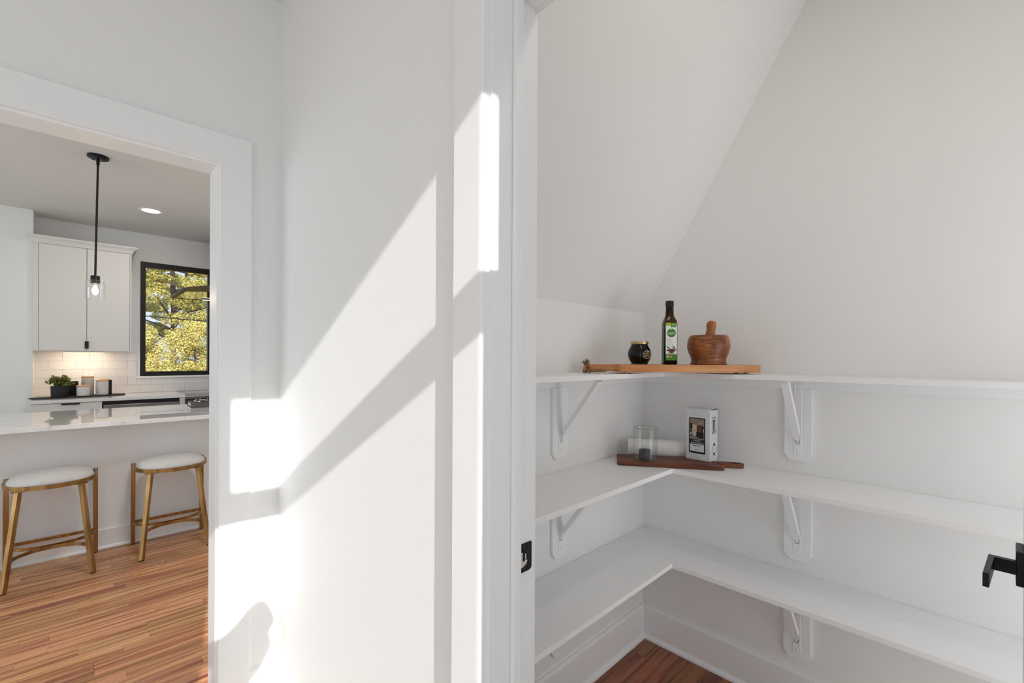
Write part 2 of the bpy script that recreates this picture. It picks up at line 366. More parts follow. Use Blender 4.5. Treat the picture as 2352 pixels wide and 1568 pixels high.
# the upper part of wall_left etc: boxes leave the openings free
OPX, OPZ = .350, 2.045               # right jamb face and head of the kitchen opening
wall('wall_left', [((-5, YA, -.004), (-1.37, 1.99, HC)), ((OPX+.02, YA, -.004), (XB, 1.99, HC)), ((-1.37, YA, OPZ+.02), (OPX+.02, 1.99, HC))], M['wall'], 'white hall wall with the cased kitchen opening')
DY0, DY1, DZ = -.135, .633, 2.087    # pantry door opening (jamb faces)
wall('wall_middle', [((XB, DY1+.02, -.004), (.685, 1.99, HC)), ((XB, -1.0, -.004), (.685, DY0-.02, HC)), ((XB, DY0-.02, DZ+.02), (.685, DY1+.02, HC))], M['wall'], 'white hall wall beside the pantry door')
wall('wall_pantry_back', [((.685, YP, -.004), (2.12, 1.24, HC))], M['pantry'], 'white pantry wall under the slope')
wall('wall_pantry_right', [((XP, -.9, -.004), (2.12, YP, HC))], M['pantry'], 'white pantry wall behind the long shelves')
wall('wall_pantry_front', [((.685, -1.0, -.004), (1.02, -.9, HC)), ((1.92, -1.0, -.004), (2.12, -.9, HC)), ((1.02, -1.0, -.004), (1.92, -.9, .10)), ((1.02, -1.0, 1.80), (1.92, -.9, HC))], M['pantry'], 'white pantry end wall')  # opening made up for the fill lamp behind it
wall('wall_kitchen_front', [((.685, YA, -.004), (3, 1.99, HC))], M['wall'], 'white kitchen wall')
WX0, WX1, WZ0, WZ1 = .488, 1.156, 1.134, 2.424
wk = wall('wall_kitchen_back', [((-5, YK, -.004), (WX0, YK+.14, HC)), ((WX1, YK, -.004), (3, YK+.14, HC)), ((WX0, YK, -.004), (WX1, YK+.14, WZ0)), ((WX0, YK, WZ1), (WX1, YK+.14, HC))], M['wall'], 'white kitchen back wall')
wall('wall_kitchen_recess', [((-1.2, 6.20, -.004), (-.318, YK, HC))], M['wall'], 'white wall return beside the cabinets')
wall('wall_far_left', [((-5.1, -.42, -.004), (-5, 6.64, .55)), ((-5.1, -.42, 2.4), (-5, 6.64, HC)), ((-5.1, -.42, .55), (-5, -.1, 2.4)), ((-5.1, 1.6, .55), (-5, 2.3, 2.4)), ((-5.1, 4.5, .55), (-5, 6.64, 2.4))], M['wall'], 'white outer wall')  # openings invented in this unseen wall to let fill light in
wall('wall_far_right', [((3, 1.88, -.004), (3.1, 6.64, HC))], M['wall'], 'white kitchen end wall')
struct(bobj('ceiling', (-5.1, -1.0, HC), (3.1, 6.64, HC+.12), M['ceil'], bev=0), 'flat white ceiling')
bm = BM(); ys = YP-(HC-1.584)/1.71
prism(bm, [(YP, 1.584), (ys, HC), (YP, HC)], .685, XP, axis=0)
struct(obj('ceiling_sloped', bm, M['pantry']), 'steep sloped pantry ceiling')
wall('wall_front', [((-5, -.42, -.004), (-3.2, -.36, HC)), ((-1.6, -.42, -.004), (-.46, -.36, HC)), ((-3.2, -.42, -.004), (-1.6, -.36, .65)), ((-3.2, -.42, 2.25), (-1.6, -.36, HC)), ((-.46, -.42, 2.46), (.50, -.36, HC)), ((.50, -.42, -.004), (.685, -.36, HC))], M['wall'], 'white entry wall')  # left opening added for the front fill

# kitchen opening trim
t1 = sempty('trim_1', label='flat white casing around the kitchen opening')
bm = BM(); prism(bm, [(.357, 0), (.457, 0), (.457, 2.156), (-1.457, 2.156), (-1.457, 0), (-1.357, 0), (-1.357, 2.052), (.357, 2.052)], YA-.020, YA, axis=1, bev=.0022); obj('casing', bm, M['trim'], t1)
bobj('jamb', (OPX, YA-.002, 0), (OPX+.02, 1.992, OPZ), M['trim'], t1, .002)
bobj('jamb', (-1.37, YA-.002, 0), (-1.35, 1.992, OPZ), M['trim'], t1, .002)
bobj('head_jamb', (-1.37, YA-.002, OPZ), (OPX+.02, 1.992, OPZ+.02), M['trim'], t1, .002)
bobj('casing', (.357, 1.99, 0), (.457, 2.008, 2.052), M['trim'], t1, .0025)
bobj('head_casing', (-1.457, 1.99, 2.052), (.457, 2.008, 2.156), M['trim'], t1, .0025)

# pantry door trim: casing, jamb, stop, strike plate
t2 = sempty('trim_2', label='white casing, jamb and door stop of the pantry doorway')
def casing_profile(y_in, s):   # flat board with an eased inner edge, drawn in x,y; s=+1 widens towards +y
    return [(XB, y_in), (XB-.016, y_in), (XB-.0195, y_in+s*.004), (XB-.020, y_in+s*.010), (XB-.020, y_in+s*.086), (XB-.018, y_in+s*.088), (XB, y_in+s*.088)]
bm = BM(); prism(bm, casing_profile(.639, 1), 0, 2.104); obj('casing', bm, M['trim'], t2)
bm = BM(); prism(bm, casing_profile(DY0-.006, -1), 0, 2.104); obj('casing', bm, M['trim'], t2)
bobj('head_casing', (XB-.020, DY0-.094, 2.104), (XB, .727, 2.192), M['trim'], t2, .002)
bobj('jamb', (XB-.001, DY1, 0), (.679, DY1+.019, DZ), M['trim'], t2, .0012)
bobj('jamb', (XB-.001, DY0-.019, 0), (.679, DY0, DZ), M['trim'], t2, .0012)
bobj('head_jamb', (XB-.001, DY0-.019, DZ), (.679, DY1+.019, DZ+.019), M['trim'], t2, .0012)
bobj('door_stop', (.613, DY1-.0115, 0), (.6363, DY1, DZ), M['trim'], t2, .004, 3)
bobj('door_stop', (.613, DY0, 0), (.6363, DY0+.0115, DZ), M['trim'], t2, .004, 3)
bobj('head_stop', (.613, DY0, DZ-.0115), (.6363, DY1, DZ), M['trim'], t2, .004, 3)
bobj('casing', (.679, .639, 0), (.697, .727, 2.0905), M['trim'], t2, .003)
bobj('casing', (.679, DY0-.094, 0), (.697, DY0-.006, 2.0905), M['trim'], t2, .003)
bobj('head_casing', (.679, DY0-.094, 2.0905), (.697, .727, 2.178), M['trim'], t2, .003)
# strike plate: a D-shaped lip plate with an opening
bm = BM()
zc = .952
def plate_piece(bm, pts, lift=0.0): prism(bm, pts, DY1-.0022-lift, DY1-.0002, axis=1)
plate_piece(bm, [(.6366, zc-.0290), (.668, zc-.0290), (.6725, zc-.0265), (.6745, zc-.022), (.6745, zc+.0275), (.672, zc+.0290), (.6366, zc+.0290)])
sp_ = obj('strike_plate', bm, M['strike'], t2); sp_['label'] = 'black strike plate on the white jamb'
bm = BM(); plate_piece(bm, [(.6366, zc+.012), (.648, zc+.012), (.648, zc-.004), (.6610, zc-.006)]+[(.6440+.0170*math.cos(R(a)), zc-.006+.0125*math.sin(R(a))) for a in range(-15, -91, -15)]+[(.6366, zc-.0185)], .0003); obj('mortise', bm, M['rawwood'], sp_)
bm = BM(); plate_piece(bm, [(.6540, zc-.0035), (.6582, zc-.0035), (.6582, zc+.0075), (.6540, zc+.0075)], .0003); obj('latch_hole', bm, M['rawwood'], sp_)
bobj('latch_tab', (.6480, DY1-.0045, zc-.006), (.6530, DY1-.0024, zc+.013), M['strike'], sp_, .0005)
for z in (zc-.0225, zc+.0225):
    bm = BM(); lathe(bm, [(0, .0012), (.0022, .0014), (.0036, .0006), (.0038, 0)], n=16); o = obj('screw', bm, M['screw'], sp_, True); o.location = (.6500, DY1-.0022, z); o.rotation_euler = (PI/2, 0, 0)

# pantry door, swung into the pantry
ang = R(-2.4)
d1 = sempty('door_1', (.700, -.0523, 0), ang, 'white pantry door swung open, black lever handle')
bobj('door_leaf', (0, -.036, .012), (.690, 0, 2.075), M['trim'], d1, .002)
ZL = .957
lv = bobj('rose_plate', (.575, 0, ZL-.0250), (.640, .011, ZL+.0410), M['black'], d1, .0015)
lv['label'] = 'black square rose plate'
bm = BM()
# bent flat bar: neck out from the plate, arm back towards the hinge
prism(bm, [(.616, .011), (.616, .0475), (.492, .0525), (.492, .0440), (.602, .0390), (.602, .011)], ZL-.013, ZL+.013, bev=.0012)
o = obj('lever_handle', bm, M['black'], d1); o['label'] = 'black square lever handle'
for z in (.25, 1.05, 1.85):
    bobj('hinge', (-.012, -.004, z-.045), (.004, .004, z+.045), M['black'], d1, .001)

# baseboards
def base(name, a, b, h, horiz, label, m=M['trim'], th=.015):
    """a,b: ends on the wall line; horiz 'x' runs along x with the room at -y, 'y' along y with the room at -x"""
    s = sempty(name, label=label); bm = BM()
    if horiz == 'x':
        y = a[1]; prism(bm, [(y, 0), (y-th, 0), (y-th, h-.012), (y-th+.003, h-.004), (y-th+.006, h), (y, h)], a[0], b[0], axis=0); obj('board', bm, m, s)
        bm = BM(); prism(bm, [(y-th, 0), (y-th-.013, 0), (y-th-.012, .009), (y-th-.006, .017), (y-th, .019)], a[0], b[0], axis=0); obj('shoe_molding', bm, m, s)
    else:
        x = a[0]; pr = [(x, 0), (x-th, 0), (x-th, h-.012), (x-th+.003, h-.004), (x-th+.006, h), (x, h)]
        bm = BM(); prism(bm, pr, a[1], b[1], axis=1); obj('board', bm, m, s)
        bm = BM(); prism(bm, [(x-th, 0), (x-th-.013, 0), (x-th-.012, .009), (x-th-.006, .017), (x-th, .019)], a[1], b[1], axis=1); obj('shoe_molding', bm, m, s)
    return s
base('baseboard_left', (.457, YA), (XB-.0155, YA), .182, 'x', 'white baseboard by the kitchen opening')
base('baseboard_middle', (XB, .727), (XB, YA), .182, 'y', 'white baseboard below the sunlit wall')
base('baseboard_pantry_back', (.697, YP), (XP-.0155, YP), .158, 'x', 'white baseboard under the sloped pantry wall')
base('baseboard_pantry_right', (XP, -.9), (XP, YP), .158, 'y', 'white baseboard along the pantry side wall')

# kitchen window
w1 = sempty('window_1', label='black framed kitchen window looking on trees')
bm = BM(); FT = .047
y0, y1 = YK-.004, YK+.07
for a, b in (((WX0, y0, WZ0), (WX0+FT, y1, WZ1)), ((WX1-.032, y0, WZ0), (WX1, y1, WZ1)), ((WX0+FT, y0, WZ0), (WX1-.032, y1, WZ0+.050)), ((WX0+FT, y0, WZ1-.060), (WX1-.032, y1, WZ1))): box(bm, a, b)
obj('window_frame', bm, M['blackfr'], w1)
bobj('window_pane', (WX0+FT, YK+.03, WZ0+.05), (WX1-.032, YK+.034, WZ1-.06), M['pane'], w1, 0)
bobj('window_sill', (WX0-.028, YK-.030, WZ0-.022), (WX1+.03, YK+.004, WZ0), M['trim'], w1, .003)

# entry door and its transom, behind the camera: the sun comes through these panes
GX0, GX1, GZ1 = -.215, .322, 1.965
d2 = sempty('door_2', label='glazed white entry door')
bm = BM()
for a, b in (((-.43, -.40, .01), (GX0, -.365, 2.03)), ((GX1, -.40, .01), (.47, -.365, 2.03)), ((GX0, -.40, GZ1), (GX1, -.365, 2.03)), ((GX0, -.40, .01), (GX1, -.365, .22))): box(bm, a, b, .002)
obj('door_leaf', bm, M['trim'], d2)
bobj('door_pane', (GX0, -.384, .22), (GX1, -.380, GZ1), M['pane'], d2, 0)
w3 = sempty('window_3', label='transom above the entry door')
TX0, TX1, TZ0, TZ1 = -.10, .356, 2.070, 2.436
bm = BM()
for a, b in (((-.46, -.41, 2.035), (.50, -.365, TZ0)), ((-.46, -.41, TZ1), (.50, -.365, 2.46)), ((-.46, -.41, TZ0), (TX0, -.365, TZ1)), ((TX1, -.41, TZ0), (.50, -.365, TZ1)), ((-.46, -.41, 0), (-.433, -.365, 2.035)), ((.473, -.41, 0), (.50, -.365, 2.035))): box(bm, a, b, .001)
obj('window_frame', bm, M['trim'], w3)
bobj('window_pane', (TX0, -.388, TZ0), (TX1, -.384, TZ1), M['pane'], w3, 0)

# backsplash tiles on the kitchen back wall
ZT, TH, TW = .950, .0885, .2035
tile_mesh = {}
def tile(x0, x1, z0, z1):
    k = (round(x1-x0, 3), round(z1-z0, 3))
    if k not in tile_mesh:
        bm = BM(); box(bm, (.0009, -.0075, .0009), (k[0]-.0009, 0, k[1]-.0009), .0014); me = bpy.data.meshes.new('tile'); bm.to_mesh(me); bm.free(); me.materials.append(M['tile']); tile_mesh[k] = me
    o = bpy.data.objects.new('tile', tile_mesh[k]); COL.objects.link(o); o.parent = wk; o.location = (x0, YK-.002, z0)
bobj('grout', (-.328, YK-.006, ZT), (1.60, YK, 1.408), M['grout'], wk, 0) if False else None
bm = BM(); box(bm, (-.328, YK-.004, ZT), (WX0-.03, YK, 1.41)); box(bm, (WX0-.03, YK-.004, ZT), (1.30, YK, WZ0-.022)); obj('grout', bm, M['grout'], wk)
z = ZT; row = 0
while z < 1.41:
    z1 = min(z+TH, 1.41); x = -.328-(TW/2 if row % 2 else 0)
    while x < 1.30:
        a, b = max(x, -.318), min(x+TW, 1.30); lim = WX0-.03
        if b <= -.3175: pass
        elif z1 <= WZ0-.03: tile(a, b, z, z1)
        else:
            if a < lim-.01: tile(a, min(b, lim), z, z1)
            if b > lim and WZ0-.022-z > .015: tile(max(a, lim), b, z, WZ0-.022)
        x += TW
    z += TH; row += 1

# outside
struct(bobj('sun_block_roof', (.72, -2.4, 2.9), (2.6, -1.0, 3.0), M['trim'], bev=0), 'unseen roof slab keeping sun off the pantry fill opening'); struct(bobj('sun_block_wall', (.72, -2.5, -.2), (2.6, -2.4, 3.0), M['wall'], bev=0), 'white unseen wall keeping sun off the pantry fill opening')  # made-up sun blockers outside the invented pantry opening
struct(bobj('ground', (-40, 6.7, -1.1), (40, 60, -.9), M['lawn'], bev=0), 'lawn outside')

# ================================================================== PANTRY SHELVES
def shelf(z, xf, yf, label, th=.0180):
    t = thing('pantry_shelf', label, 'shelf', (0, 0, 0), group='white L-shaped pantry shelves')
    bm = BM(); prism(bm, [(.702, yf), (xf, yf), (XP-.001, YP-.001), (.702, YP-.001)], z-th, z, bev=.0012); obj('shelf_board', bm, M['shelf'], t)
    bm = BM(); prism(bm, [(xf, -.60), (XP-.001, -.60), (XP-.001, YP-.001), (xf, yf)], z-th, z, bev=.0012); obj('shelf_board', bm, M['shelf'], t)
    bobj('cleat', (.70, YP-.0125, z-th-.038), (XP-.0125, YP-.0005, z-th-.0005), M['shelf'], t, .001)
    bobj('cleat', (XP-.0125, -.60, z-th-.038), (XP-.0005, YP-.0005, z-th-.0005), M['shelf'], t, .001)
    return t
Z1, Z2, Z3 = 1.302, .918, .536
shelf(Z1, 1.7925, .906, 'top white L-shaped pantry shelf under the bottle and mortar')
shelf(Z2, 1.7095, .8273, 'middle white L-shaped pantry shelf holding the white carton')
shelf(Z3, 1.7095, .8273, 'empty bottom white L-shaped pantry shelf above the baseboard')
def bracket(label):
    """local frame: wall face is y=0, room at -y, top (underside of shelf) z=0, x centred"""
    t = thing('shelf_bracket', label, 'bracket', group='white folding shelf brackets')
    W2 = .046; H = .316
    bm = BM(); prism(bm, [(-W2, -.0385), (-W2, -H+.026), (-W2+.019, -H), (W2-.019, -H), (W2, -H+.026), (W2, -.0385)], -.0125, -.0002, axis=1, bev=.0012); obj('backing_board', bm, M['shelf'], t)
    bm = BM(); box(bm, (-.0135, -.0145, -H+.062-.035+.0), (.0135, -.0125, -.018), .0008); obj('wall_plate', bm, M['shelf'], t)
    bobj('shelf_arm', (-.0135, -.205, -.0030), (.0135, -.0125, -.0002), M['shelf'], t, .0006)
    # diagonal strut, a folded channel
    A = Vector((0, -.0165, -.232)); B = Vector((0, -.192, -.004)); d = (B-A); L = d.length
    bm = BM(); wd = .0125
    prism(bm, [(-wd, .010), (-wd, -.006), (wd, -.006), (wd, .010), (wd-.0018, .010), (wd-.0018, -.0042), (-wd+.0018, -.0042), (-wd+.0018, .010)], .030, L, axis=1)
    prism(bm, [(-wd, .030), (-.0055, .002), (.0055, .002), (wd, .030)], -.006, -.0042)
    o = obj('strut', bm, M['shelf'], t); o.location = A; o.rotation_euler = (math.atan2(d.z, -d.y), 0, PI)
    bm = BM(); pts = [(-.0062, -.0150, -.236), (-.0062, -.0150, -.246), (-.004, -.0150, -.2495), (.004, -.0150, -.2495), (.0062, -.0150, -.246), (.0062, -.0150, -.236)]
    tube(bm, pts, .0008, 6); obj('slot', bm, M['screw'], t)
    for zz in (-.276, -.036):
        bm = BM(); lathe(bm, [(0, .0012), (.0022, .0014), (.0040, .0004), (.0042, 0)], n=14); o = obj('screw', bm, M['shelf'], t, True); o.location = (0, -.0145, zz); o.rotation_euler = (PI/2, 0, 0)
        bm = BM(); lathe(bm, [(0, .0003), (.0012, .0002), (.0012, 0)], n=8); h = obj('recess', bm, M['screw'], o); h.location = (0, 0, .0013)
    return t
b0 = bracket('bracket under the top shelf, on the wall below the slope')
b0.location = (1.345, YP, Z1-.018)
def more(z, label, right):
    c = copy_tree(b0); c['label'] = label
    if right: c.location = (XP, .457, z-.018); c.rotation_euler = (0, 0, -PI/2)
    else: c.location = (1.345, YP, z-.018)
    return c
more(Z2, 'bracket under the middle shelf, on the wall below the slope', False)
more(Z3, 'bracket under the bottom shelf, on the wall below the slope', False)
more(Z1, 'bracket under the top shelf, right of the carton', True)
more(Z2, 'bracket under the middle shelf, above the bottom shelf on the side wall', True)
more(Z3, 'bracket under the bottom shelf, nearest the floor on the side wall', True)

# ================================================================== TOP SHELF OBJECTS
BA = R(-44.3); BO = (1.470, .929)
def onboard(x, y): return (BO[0]+x*math.cos(BA)-y*math.sin(BA), BO[1]+x*math.sin(BA)+y*math.cos(BA))
ZB0, ZB1 = 1.3088, 1.3375
cb = thing('cutting_board', 'long light wooden cutting board with rope handle on the top shelf', 'cutting board', (BO[0], BO[1], Z1), BA)
bm = BM(); pts = [(x, y) for x, y in rrect(0, 0, .548, .150, .016)]
prism(bm, pts, ZB0-Z1, ZB1-Z1, bev=.0022); obj('board_body', bm, M['beech'], cb)
bm = BM(); prism(bm, [(-.118, .062), (-.112, .056), (-.02, .054), (.004, .044), (.004, .106), (-.02, .096), (-.112, .094), (-.118, .088)], ZB0-Z1+.002, ZB1-Z1-.0005, bev=.004); obj('handle', bm, M['beech'], cb, True)
for fx, fy in ((.04, .045), (.51, .045), (.51, .115), (.06, .115)):
    bm = BM(); lathe(bm, [(.0, 0), (.008, 0), (.009, .004), (.009, ZB0-Z1), (0, ZB0-Z1)], (fx, fy, 0), 12); obj('foot', bm, M['trim'], cb)
# jute rope: loops round the handle end, a plaited tail along the edge and a frayed tuft
bm = BM()
zm = (ZB0+ZB1)/2-Z1
for k, xx in enumerate((-.113, -.106, -.099)):
    pts = []
    for i in range(25):
        a = 2*PI*i/24; pts.append((xx+.005*math.sin(a+k), .075+.0255*math.cos(a), zm+.0175*math.sin(a)))
    tube(bm, pts, .0040, 7)
for ph in (0, PI):
    pts = [(-.105+i*.0036, .050+.0025*math.sin(i*1.15+ph), ZB0-Z1+.003+.0022*math.cos(i*1.15+ph)-.0006*0) for i in range(20)]
    tube(bm, pts, .0036, 7)
obj('rope', bm, M['rope'], cb, True)
bm = BM(); rr = random.Random(3)
for i in range(46):
    a = rr.uniform(-1.25, 1.15); l = rr.uniform(.012, .026); b0_ = Vector((-.113+rr.uniform(-.004, .006), .062+rr.uniform(-.008, .008), ZB1-Z1-.002))
    e = b0_+Vector((math.sin(a)*l*.9, rr.uniform(-.006, .006), math.cos(a)*l)); mid = (b0_+e)/2+Vector((rr.uniform(-.002, .002), 0, .002))
    tube(bm, [b0_, mid, e], [.0013, .0011, .0006], 4)
o = obj('frayed_end', bm, M['fray'], cb); o['label'] = 'frayed grey jute strands'

# jar
jx, jy = onboard(.103, .078)
jar = thing('jam_jar', 'round dark preserve jar with a gold lid on the light board', 'jar', (jx, jy, ZB1), BA)
bm = BM(); lathe(bm, [(0, .0), (.0300, 0), (.0318, .002), (.0318, .006), (.0345, .010), (.0420, .023), (.0458, .037), (.0455, .045), (.0425, .056), (.0370, .068), (.0325, .075), (.0312, .080), (.0312, .0815), (0, .0815)], n=40); obj('jar_body', bm, M['jam'], jar, True)
bm = BM(); lathe(bm, [(0, .091), (.031, .091), (.0335, .0902), (.0345, .089), (.0345, .0815), (.0338, .0800), (.0322, .0800)], n=48); obj('lid', bm, M['gold'], jar, True)
bm = BM(); lathe(bm, [(.0320, .0005), (.0332, .001), (.0332, .0042), (.0322, .0052)], n=40); o = obj('glass_foot', bm, M['vase'], jar, True)
# oval label: ring and writing wrapped on the jar's shoulder
def jar_r(z):
    P = [(.0345, .010), (.0420, .023), (.0458, .037), (.0455, .045), (.0425, .056), (.0370, .068)]
    for (r0, z0), (r1, z1) in zip(P[:-1], P[1:]):
        if z0 <= z <= z1: return r0+(r1-r0)*(z-z0)/(z1-z0)
    return P[-1][0]
JA = R(-90+27)     # the label sits right of centre
def jpt(u, v, lift=.0006):
    z = .0385+v; r = jar_r(z)+lift; a = JA+u/.0456; return (r*math.cos(a), r*math.sin(a), z)
bm = BM(); tube(bm, [jpt(.0205*math.cos(2*PI*i/40), .0150*math.sin(2*PI*i/40)) for i in range(41)], .00055, 5)
lb = obj('label', bm, M['white'], jar); lb['label'] = 'oval cream label ring with gold lettering'
bm = BM()
for k in range(5):
    a = 2*PI*k/5+.3; c = Vector(jpt(.0035*math.cos(a), .0118+.0032*math.sin(a), .0008)); bmesh.ops.create_icosphere(bm, subdivisions=1, radius=.0022, matrix=Matrix.Translation(c))
obj('flower_mark', bm, M['goldprint'], lb)
def jar_text(s, size, v, m, shear=0.0):
    c = bpy.data.curves.new('lettering', 'FONT'); c.body = s; c.size = size; c.align_x = 'CENTER'; c.align_y = 'CENTER'; c.shear = shear; c.resolution_u = 2; c.extrude = 0
    o = bpy.data.objects.new('tmp', c); COL.objects.link(o); dg = bpy.context.evaluated_depsgraph_get(); me = bpy.data.meshes.new_from_object(o.evaluated_get(dg)); me.name = 'lettering'
    for vv in me.vertices: vv.co = Vector(jpt(vv.co.x, v+vv.co.y, .0005))
    me.materials.clear(); me.materials.append(m); bpy.data.objects.remove(o)
    t = bpy.data.objects.new('lettering', me); COL.objects.link(t); t.parent = lb
jar_text('Jalape\u00f1o', .0092, .0035, M['goldprint'], .35)
jar_text('PEPPER JELLY', .0046, -.0035, M['goldprint']); jar_text('NET WT 10 OZ', .0034, -.0085, M['goldprint'])

# olive oil bottle
ox, oy = onboard(.222, .078)
bt = thing('oil_bottle', 'tall square dark green olive oil bottle with a white label', 'bottle', (ox, oy, ZB1), R(-44.3-20+16))
def sq_ring(h, rc, z, n=48, sq=1.0, rr_=.009):
    out = []
    base_ = rrect(-h, -h, h, h, min(rr_, h*.98), 11)
    m = len(base_)
    for i, (x, y) in enumerate(base_):
        a = math.atan2(y, x); out.append((x*sq+rc*math.cos(a)*(1-sq), y*sq+rc*math.sin(a)*(1-sq), z))
    return out
bm = BM(); rings = []
S = .0257
for (h, rc, z, sq) in ((S-.004, .02, 0, 1), (S-.001, .024, .001, 1), (S, .0257, .004, 1), (S, .0257, .160, 1), (S-.0006, .0262, .168, .9), (S-.003, .0245, .177, .6), (S-.008, .0215, .185, .3), (.015, .0185, .191, .1), (.014, .0165, .196, 0), (.014, .0152, .215, 0), (.013, .0146, .231, 0)):
    rings.append([bm.verts.new(p) for p in sq_ring(h, rc, z, sq=sq)])
for A, B in zip(rings[:-1], rings[1:]):
    for i in range(len(A)): bm.faces.new((A[i], A[(i+1) % len(A)], B[(i+1) % len(A)], B[i]))
bm.faces.new(rings[0][::-1]); bm.faces.new(rings[-1]); bmesh.ops.recalc_face_normals(bm, faces=bm.faces)
obj('bottle_body', bm, M['bottle'], bt, True)
bm = BM()
n = 60; prof = [(.0150, .2285), (.0162, .2290), (.0162, .2320), (.0152, .2330)]
lathe(bm, prof+[(.0152, .2500), (.0142, .2524), (0, .2524)], n=36); 
for i in range(36):
    a = 2*PI*i/36; box(bm, (.0151*math.cos(a)-.0004, .0151*math.sin(a)-.0004, .236), (.0151*math.cos(a)+.0004, .0151*math.sin(a)+.0004, .2495))
obj('cap', bm, M['cap'], bt, True)
F = -S-.0003
lab = bobj('label', (-.0215, F-.0003, .0165), (.0215, F, .1640), M['white'], bt, 0); lab['label'] = 'white and green paper label'
def flat(name, polys, m, parent, y, axis=1, depth=.0002):
    bm = BM()
    for p in polys: prism(bm, p, y-depth, y, axis=axis)
    return obj(name, bm, m, parent)
def circ(cx, cz, r, n=28, e=1.0): return [(cx+r*math.cos(2*PI*i/n), cz+r*e*math.sin(2*PI*i/n)) for i in range(n)]
L1, L2, L3 = F-.0004, F-.0007, F-.0010
flat('lime_band', [[(-.0215, .152), (.0215, .152), (.0215, .164), (-.0215, .164)]], M['lime'], lab, L1)
flat('green_flag', [[(-.002, .1455), (.0075, .1482), (.017, .1455), (.017, .164), (-.002, .164)]], M['green'], lab, L2)
flat('flag_line', [[(-.0015, .1530), (.0165, .1530), (.0165, .1536), (-.0015, .1536)]], M['white'], lab, L3)
flat('green_badge', [circ(0, .1240, .0170)], M['green'], lab, L1)
flat('badge_leaf', [[(-.004, .136), (.000, .1385), (.004, .136), (.001, .1362), (0, .1372), (-.001, .1362)]], M['white'], lab, L2)
flat('bracket_line', [[(-.0165, .083), (-.0158, .083), (-.0158, .104), (-.0165, .104)]], M['grey'], lab, L1)
def leafpoly(x0, z0, x1, z1, w_):
    d = Vector((x1-x0, z1-z0)); nn_ = Vector((-d.y, d.x)).normalized()*w_; return [(x0, z0), (x0+d.x*.35+nn_.x, z0+d.y*.35+nn_.y), (x1, z1), (x0+d.x*.5-nn_.x, z0+d.y*.5-nn_.y)]
flat('olive_leaves', [leafpoly(-.020, .0740, .000, .0560, .0042), leafpoly(.003, .0750, .0210, .0520, .0052), leafpoly(-.002, .0745, .004, .0690, .0012), leafpoly(-.0200, .0455, .021, .0430, .0022)], M['leafp'], lab, L1)
flat('dark_olive', [circ(-.0135, .0560, .0050, e=.7)], M['dark'], lab, L1)
flat('olive_fruit', [circ(.0015, .0540, .0118, e=.72)], M['olivep'], lab, L2)
flat('green_base', [[(-.0215, .0165), (.0215, .0165), (.0215, .0385), (-.0215, .0385)]], M['green'], lab, L1)
flat('base_stripe', [[(-.0215, .0385), (.0215, .0385), (.0215, .0400), (-.0215, .0400)]], M['dark'], lab, L1)
flat('seal', [circ(-.0140, .0315, .0042, e=.8)], M['white'], lab, L2); flat('orange_seal', [circ(-.0020, .0310, .0050)], M['orange'], lab, L2)
FR_ = (PI/2, 0, 0)
text('lettering', 'simple truth', .0050, (0, L2-.0002, .1265), FR_, M['white'], lab)
text('lettering', 'organic', .0088, (0, L2-.0002, .1215), FR_, M['white'], lab)
text('lettering', 'ITALIAN', .0050, (-.0145, L1, .1005), FR_, M['grey'], lab, align='LEFT')
text('lettering', 'Extra', .0085, (-.0145, L1, .0945), FR_, M['grey'], lab, align='LEFT')
text('lettering', 'Virgin', .0085, (-.0145, L1, .0865), FR_, M['grey'], lab, align='LEFT')
text('lettering', 'OLIVE OIL', .0052, (-.0145, L1, .0795), FR_, M['dgreen'], lab, align='LEFT')
text('lettering', 'USDA', .0024, (-.0140, L3, .0315), FR_, M['dgreen'], lab)
text('lettering', '16.9 FL OZ (500 mL)', .0034, (0, L2, .0205), FR_, M['lime'], lab)
text('lettering', 'COLD', .0040, (.0075, L3, .1600), FR_, M['white'], lab); text('lettering', 'PRESSED', .0034, (.0075, L3, .1563), FR_, M['white'], lab)

# mortar and pestle
mx_, my_ = onboard(.377, .078)
mo = thing('mortar', 'brown acacia wood mortar bowl on the light board', 'mortar', (mx_, my_, ZB1), BA)
bm = BM(); lathe(bm, [(0, 0), (.0655, 0), (.0672, .003), (.0665, .006), (.0640, .013), (.0640, .020), (.0668, .030), (.0735, .047), (.0785, .063), (.0794, .076), (.0775, .092), (.0735, .106), (.0700, .1135), (.0670, .1160), (.0620, .1150), (.0590, .105), (.0560, .075), (.044, .040), (.020, .022), (0, .020)], n=56); obj('bowl', bm, M['acacia'], mo, True)
pe = thing('pestle', 'turned wooden pestle standing in the mortar', 'pestle', (mx_, my_, ZB1+.0205), BA)
bm = BM(); lathe(bm, [(0, .0), (.012, .001), (.020, .006), (.0235, .016), (.0240, .030), (.0232, .055), (.0205, .085), (.0170, .107), (.0162, .1125), (.0168, .114), (.0158, .1155), (.0168, .122), (.0185, .130), (.0187, .138), (.0165, .146), (.0105, .1515), (0, .153)], n=32); o = obj('pestle_body', bm, M['pestlewood'], pe, True)
o.rotation_euler = (R(-3), R(8.0), 0); o.location = (-.004, 0, .0035)

